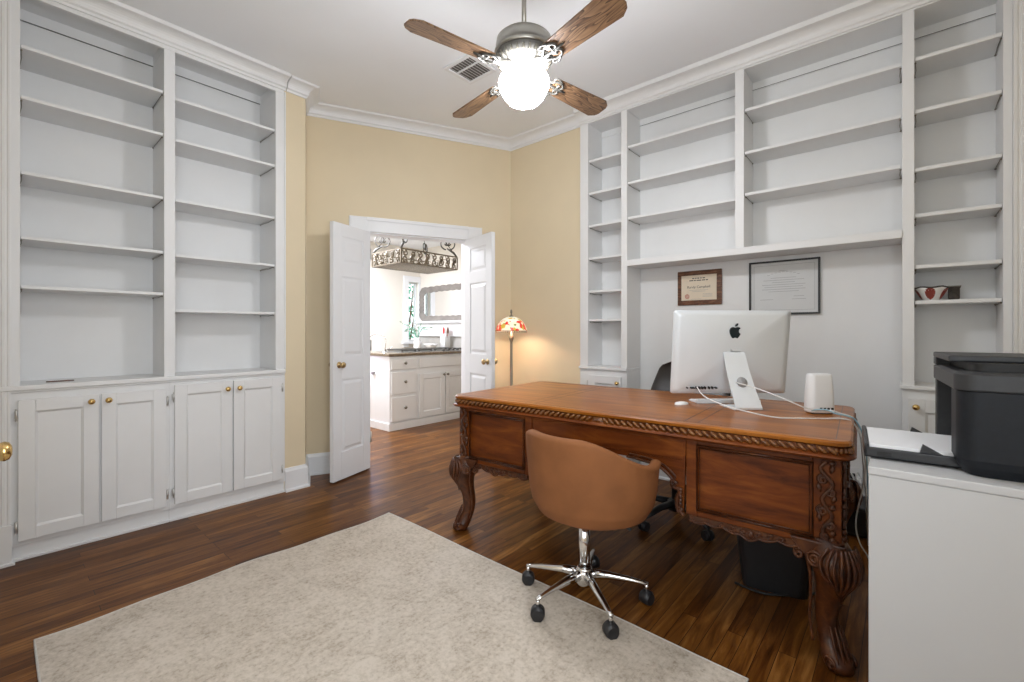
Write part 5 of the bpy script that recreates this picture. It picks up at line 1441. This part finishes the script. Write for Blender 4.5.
mb = MB(); mb.tube(smooth_pts([(0.0, 0.0, 0.01), (0.015, 0.01, 0.12), (-0.005, 0.0, 0.20), (-0.08, -0.05, 0.235), (-0.15, -0.10, 0.20), (-0.18, -0.12, 0.14)], 7), 0.007, 8); mb.build('spout', 'chrome', fa)
mb = MB(); mb.tube([(0.01, 0.02, 0.04), (0.05, 0.05, 0.06), (0.075, 0.07, 0.075)], 0.005, 8); mb.build('lever', 'chrome', fa)
ut = thing('utensil_holder', 'white ceramic crock of red utensils on the kitchen counter', 'utensil holder', (-5.14, 4.40, 0.9125))
mb = MB(); mb.lathe([(0.060, 0), (0.072, 0.01), (0.075, 0.19), (0.070, 0.19), (0.066, 0.015), (0, 0.01)], n=4, R=Matrix.Rotation(radians(45), 3, 'Z')); mb.build('crock', 'ceramic', ut, bevel=0.005)
for k, (dx, dy, m_) in enumerate(((-0.015, 0.0, 'red'), (0.02, 0.01, 'red'), (0.03, -0.01, 'plaque'), (0.0, 0.02, 'steel'))):
    mb = MB(); mb.tube([(dx*0.5, dy, 0.02), (dx*2, dy, 0.22)], 0.006, 6); mb.ell((dx*2.3, dy, 0.275), 0.022, 0.010, 0.055, 10); mb.build('utensil', m_, ut)
sc_ = thing('ceramic_dish', 'shallow white scalloped dish between the plant and the utensil holder', 'dish', (-5.26, 4.22, 0.9125))
mb = MB()
mb.grid(lambda u, v: ((0.03+0.11*v)*cos(2*pi*u)*(1+0.08*v*cos(2*pi*u*7)), (0.02+0.06*v)*sin(2*pi*u)*(1+0.08*v*cos(2*pi*u*7)), 0.002+0.075*v**1.6), 56, 10, closeu=True)
mb.add([((0.03)*cos(2*pi*i/56), 0.02*sin(2*pi*i/56), 0.002) for i in range(56)], [tuple(range(56))])
o = mb.build('dish_body', 'ceramic', sc_); so = o.modifiers.new('solid', 'SOLIDIFY'); so.thickness = 0.004
nl = thing('night_light', 'small glowing violet night light on the end of the kitchen cabinet', 'night light', (-4.87, 3.043, 0.70))
mb = MB(); mb.box(-0.035, 0.035, -0.006, 0, -0.055, 0.055); mb.build('outlet_plate', 'white_plastic', nl, bevel=0.002)
mb = MB(); mb.box(-0.018, 0.018, -0.030, -0.006, 0.0, 0.045); mb.build('light_cover', 'nightlight', nl, bevel=0.006)
mb = MB(); mb.box(-0.020, 0.020, -0.034, -0.006, -0.05, -0.008); mb.build('plug', 'pewter', nl, bevel=0.004)
ll = bpy.data.lights.new('night_light_bulb', 'POINT'); ll.energy = 0.5; ll.color = (0.6, 0.55, 1.0); ll.shadow_soft_size = 0.02
lo = bpy.data.objects.new('night_light_bulb', ll); COL.objects.link(lo); lo.parent = nl; lo.location = (0, -0.06, 0.02)

# pot rack hanging over the peninsula
rk = thing('pot_rack', 'hanging scrolled iron pot rack seen through the doorway', 'pot rack', (-4.28, 3.215, 1.91))
hx, hy, hh_ = 0.275, 0.395, 0.145
mb = MB()
for z in (0.0, hh_):
    mb.box(-hx, hx, -hy-0.006, -hy+0.006, z-0.007, z+0.007); mb.box(-hx, hx, hy-0.006, hy+0.006, z-0.007, z+0.007)
    mb.box(-hx-0.006, -hx+0.006, -hy, hy, z-0.007, z+0.007); mb.box(hx-0.006, hx+0.006, -hy, hy, z-0.007, z+0.007)
for sx in (1, -1):
    for sy in (1, -1): mb.box(sx*hx-0.008, sx*hx+0.008, sy*hy-0.008, sy*hy+0.008, 0, hh_)
mb.build('rack_frame', 'bronze_iron', rk)
mb = MB()
def scr(fn, L_, nS):
    w = L_/nS
    for k in range(nS):
        c = (k+0.5)*w-L_/2; s = 1 if k % 2 else -1
        a = spiral((c, hh_*0.70), 0.034, 0.006, -pi/2*s, -pi/2*s+s*2.2*pi, 12); b_ = spiral((c, hh_*0.30), 0.034, 0.006, pi/2*s, pi/2*s+s*2.2*pi, 12)
        mb.tube([fn(u, z) for u, z in a], 0.0095, 5); mb.tube([fn(u, z) for u, z in b_], 0.0095, 5)
        mb.tube([fn(c-w*0.35*s, 0.01), fn(c, hh_/2), fn(c+w*0.35*s, hh_-0.01)], 0.006, 5)
for s in (1, -1):
    scr(lambda u, z, s=s: (s*hx, u, z), 2*hy, 8); scr(lambda u, z, s=s: (u, s*hy, z), 2*hx, 5)
mb.build('scroll_band', 'bronze_iron', rk)
mb = MB()
for i in range(1, 22): x = -hx+2*hx*i/22; mb.box(x-0.004, x+0.004, -hy, hy, -0.003, 0.003)
for i in range(1, 32): y = -hy+2*hy*i/32; mb.box(-hx, hx, y-0.004, y+0.004, -0.006, 0.0)
mb.build('wire_grid', 'bronze_iron', rk)
mb = MB()
for sx in (1, -1):
    for sy in (1, -1):
        mb.tube([(sx*hx, sy*hy, hh_), (sx*0.06, sy*0.12, KC-1.91)], 0.004, 6)
        base = Vector((sx*hx, sy*hy, hh_))
        dirv = Vector((-sx*0.55, -sy*0.8, 0)).normalized()
        mb.tube([base, base+dirv*0.04+Vector((0, 0, 0.05)), base+dirv*0.12+Vector((0, 0, 0.10))], [0.010, 0.014, 0.008], 6)
        for q, s in ((0.13, 1), (0.09, -1)):
            c = (q, 0.16); sp = spiral(c, 0.075, 0.012, -pi/2, -pi/2+s*2.4*pi, 22)
            mb.tube([base+dirv*u+Vector((0, 0, z)) for u, z in sp], 0.008, 6)
mb.build('hanging_scrolls', 'iron', rk)

# flush ceiling lamp in the kitchen giving its light
kl = thing('kitchen_lamp', 'flush round ceiling lamp in the kitchen', 'ceiling lamp', (-4.9, 2.7, KC))
mb = MB(); mb.lathe([(0.0, -0.001), (0.19, -0.001), (0.19, -0.02), (0.0, -0.021)], n=30); mb.build('lamp_plate', 'white_plastic', kl)
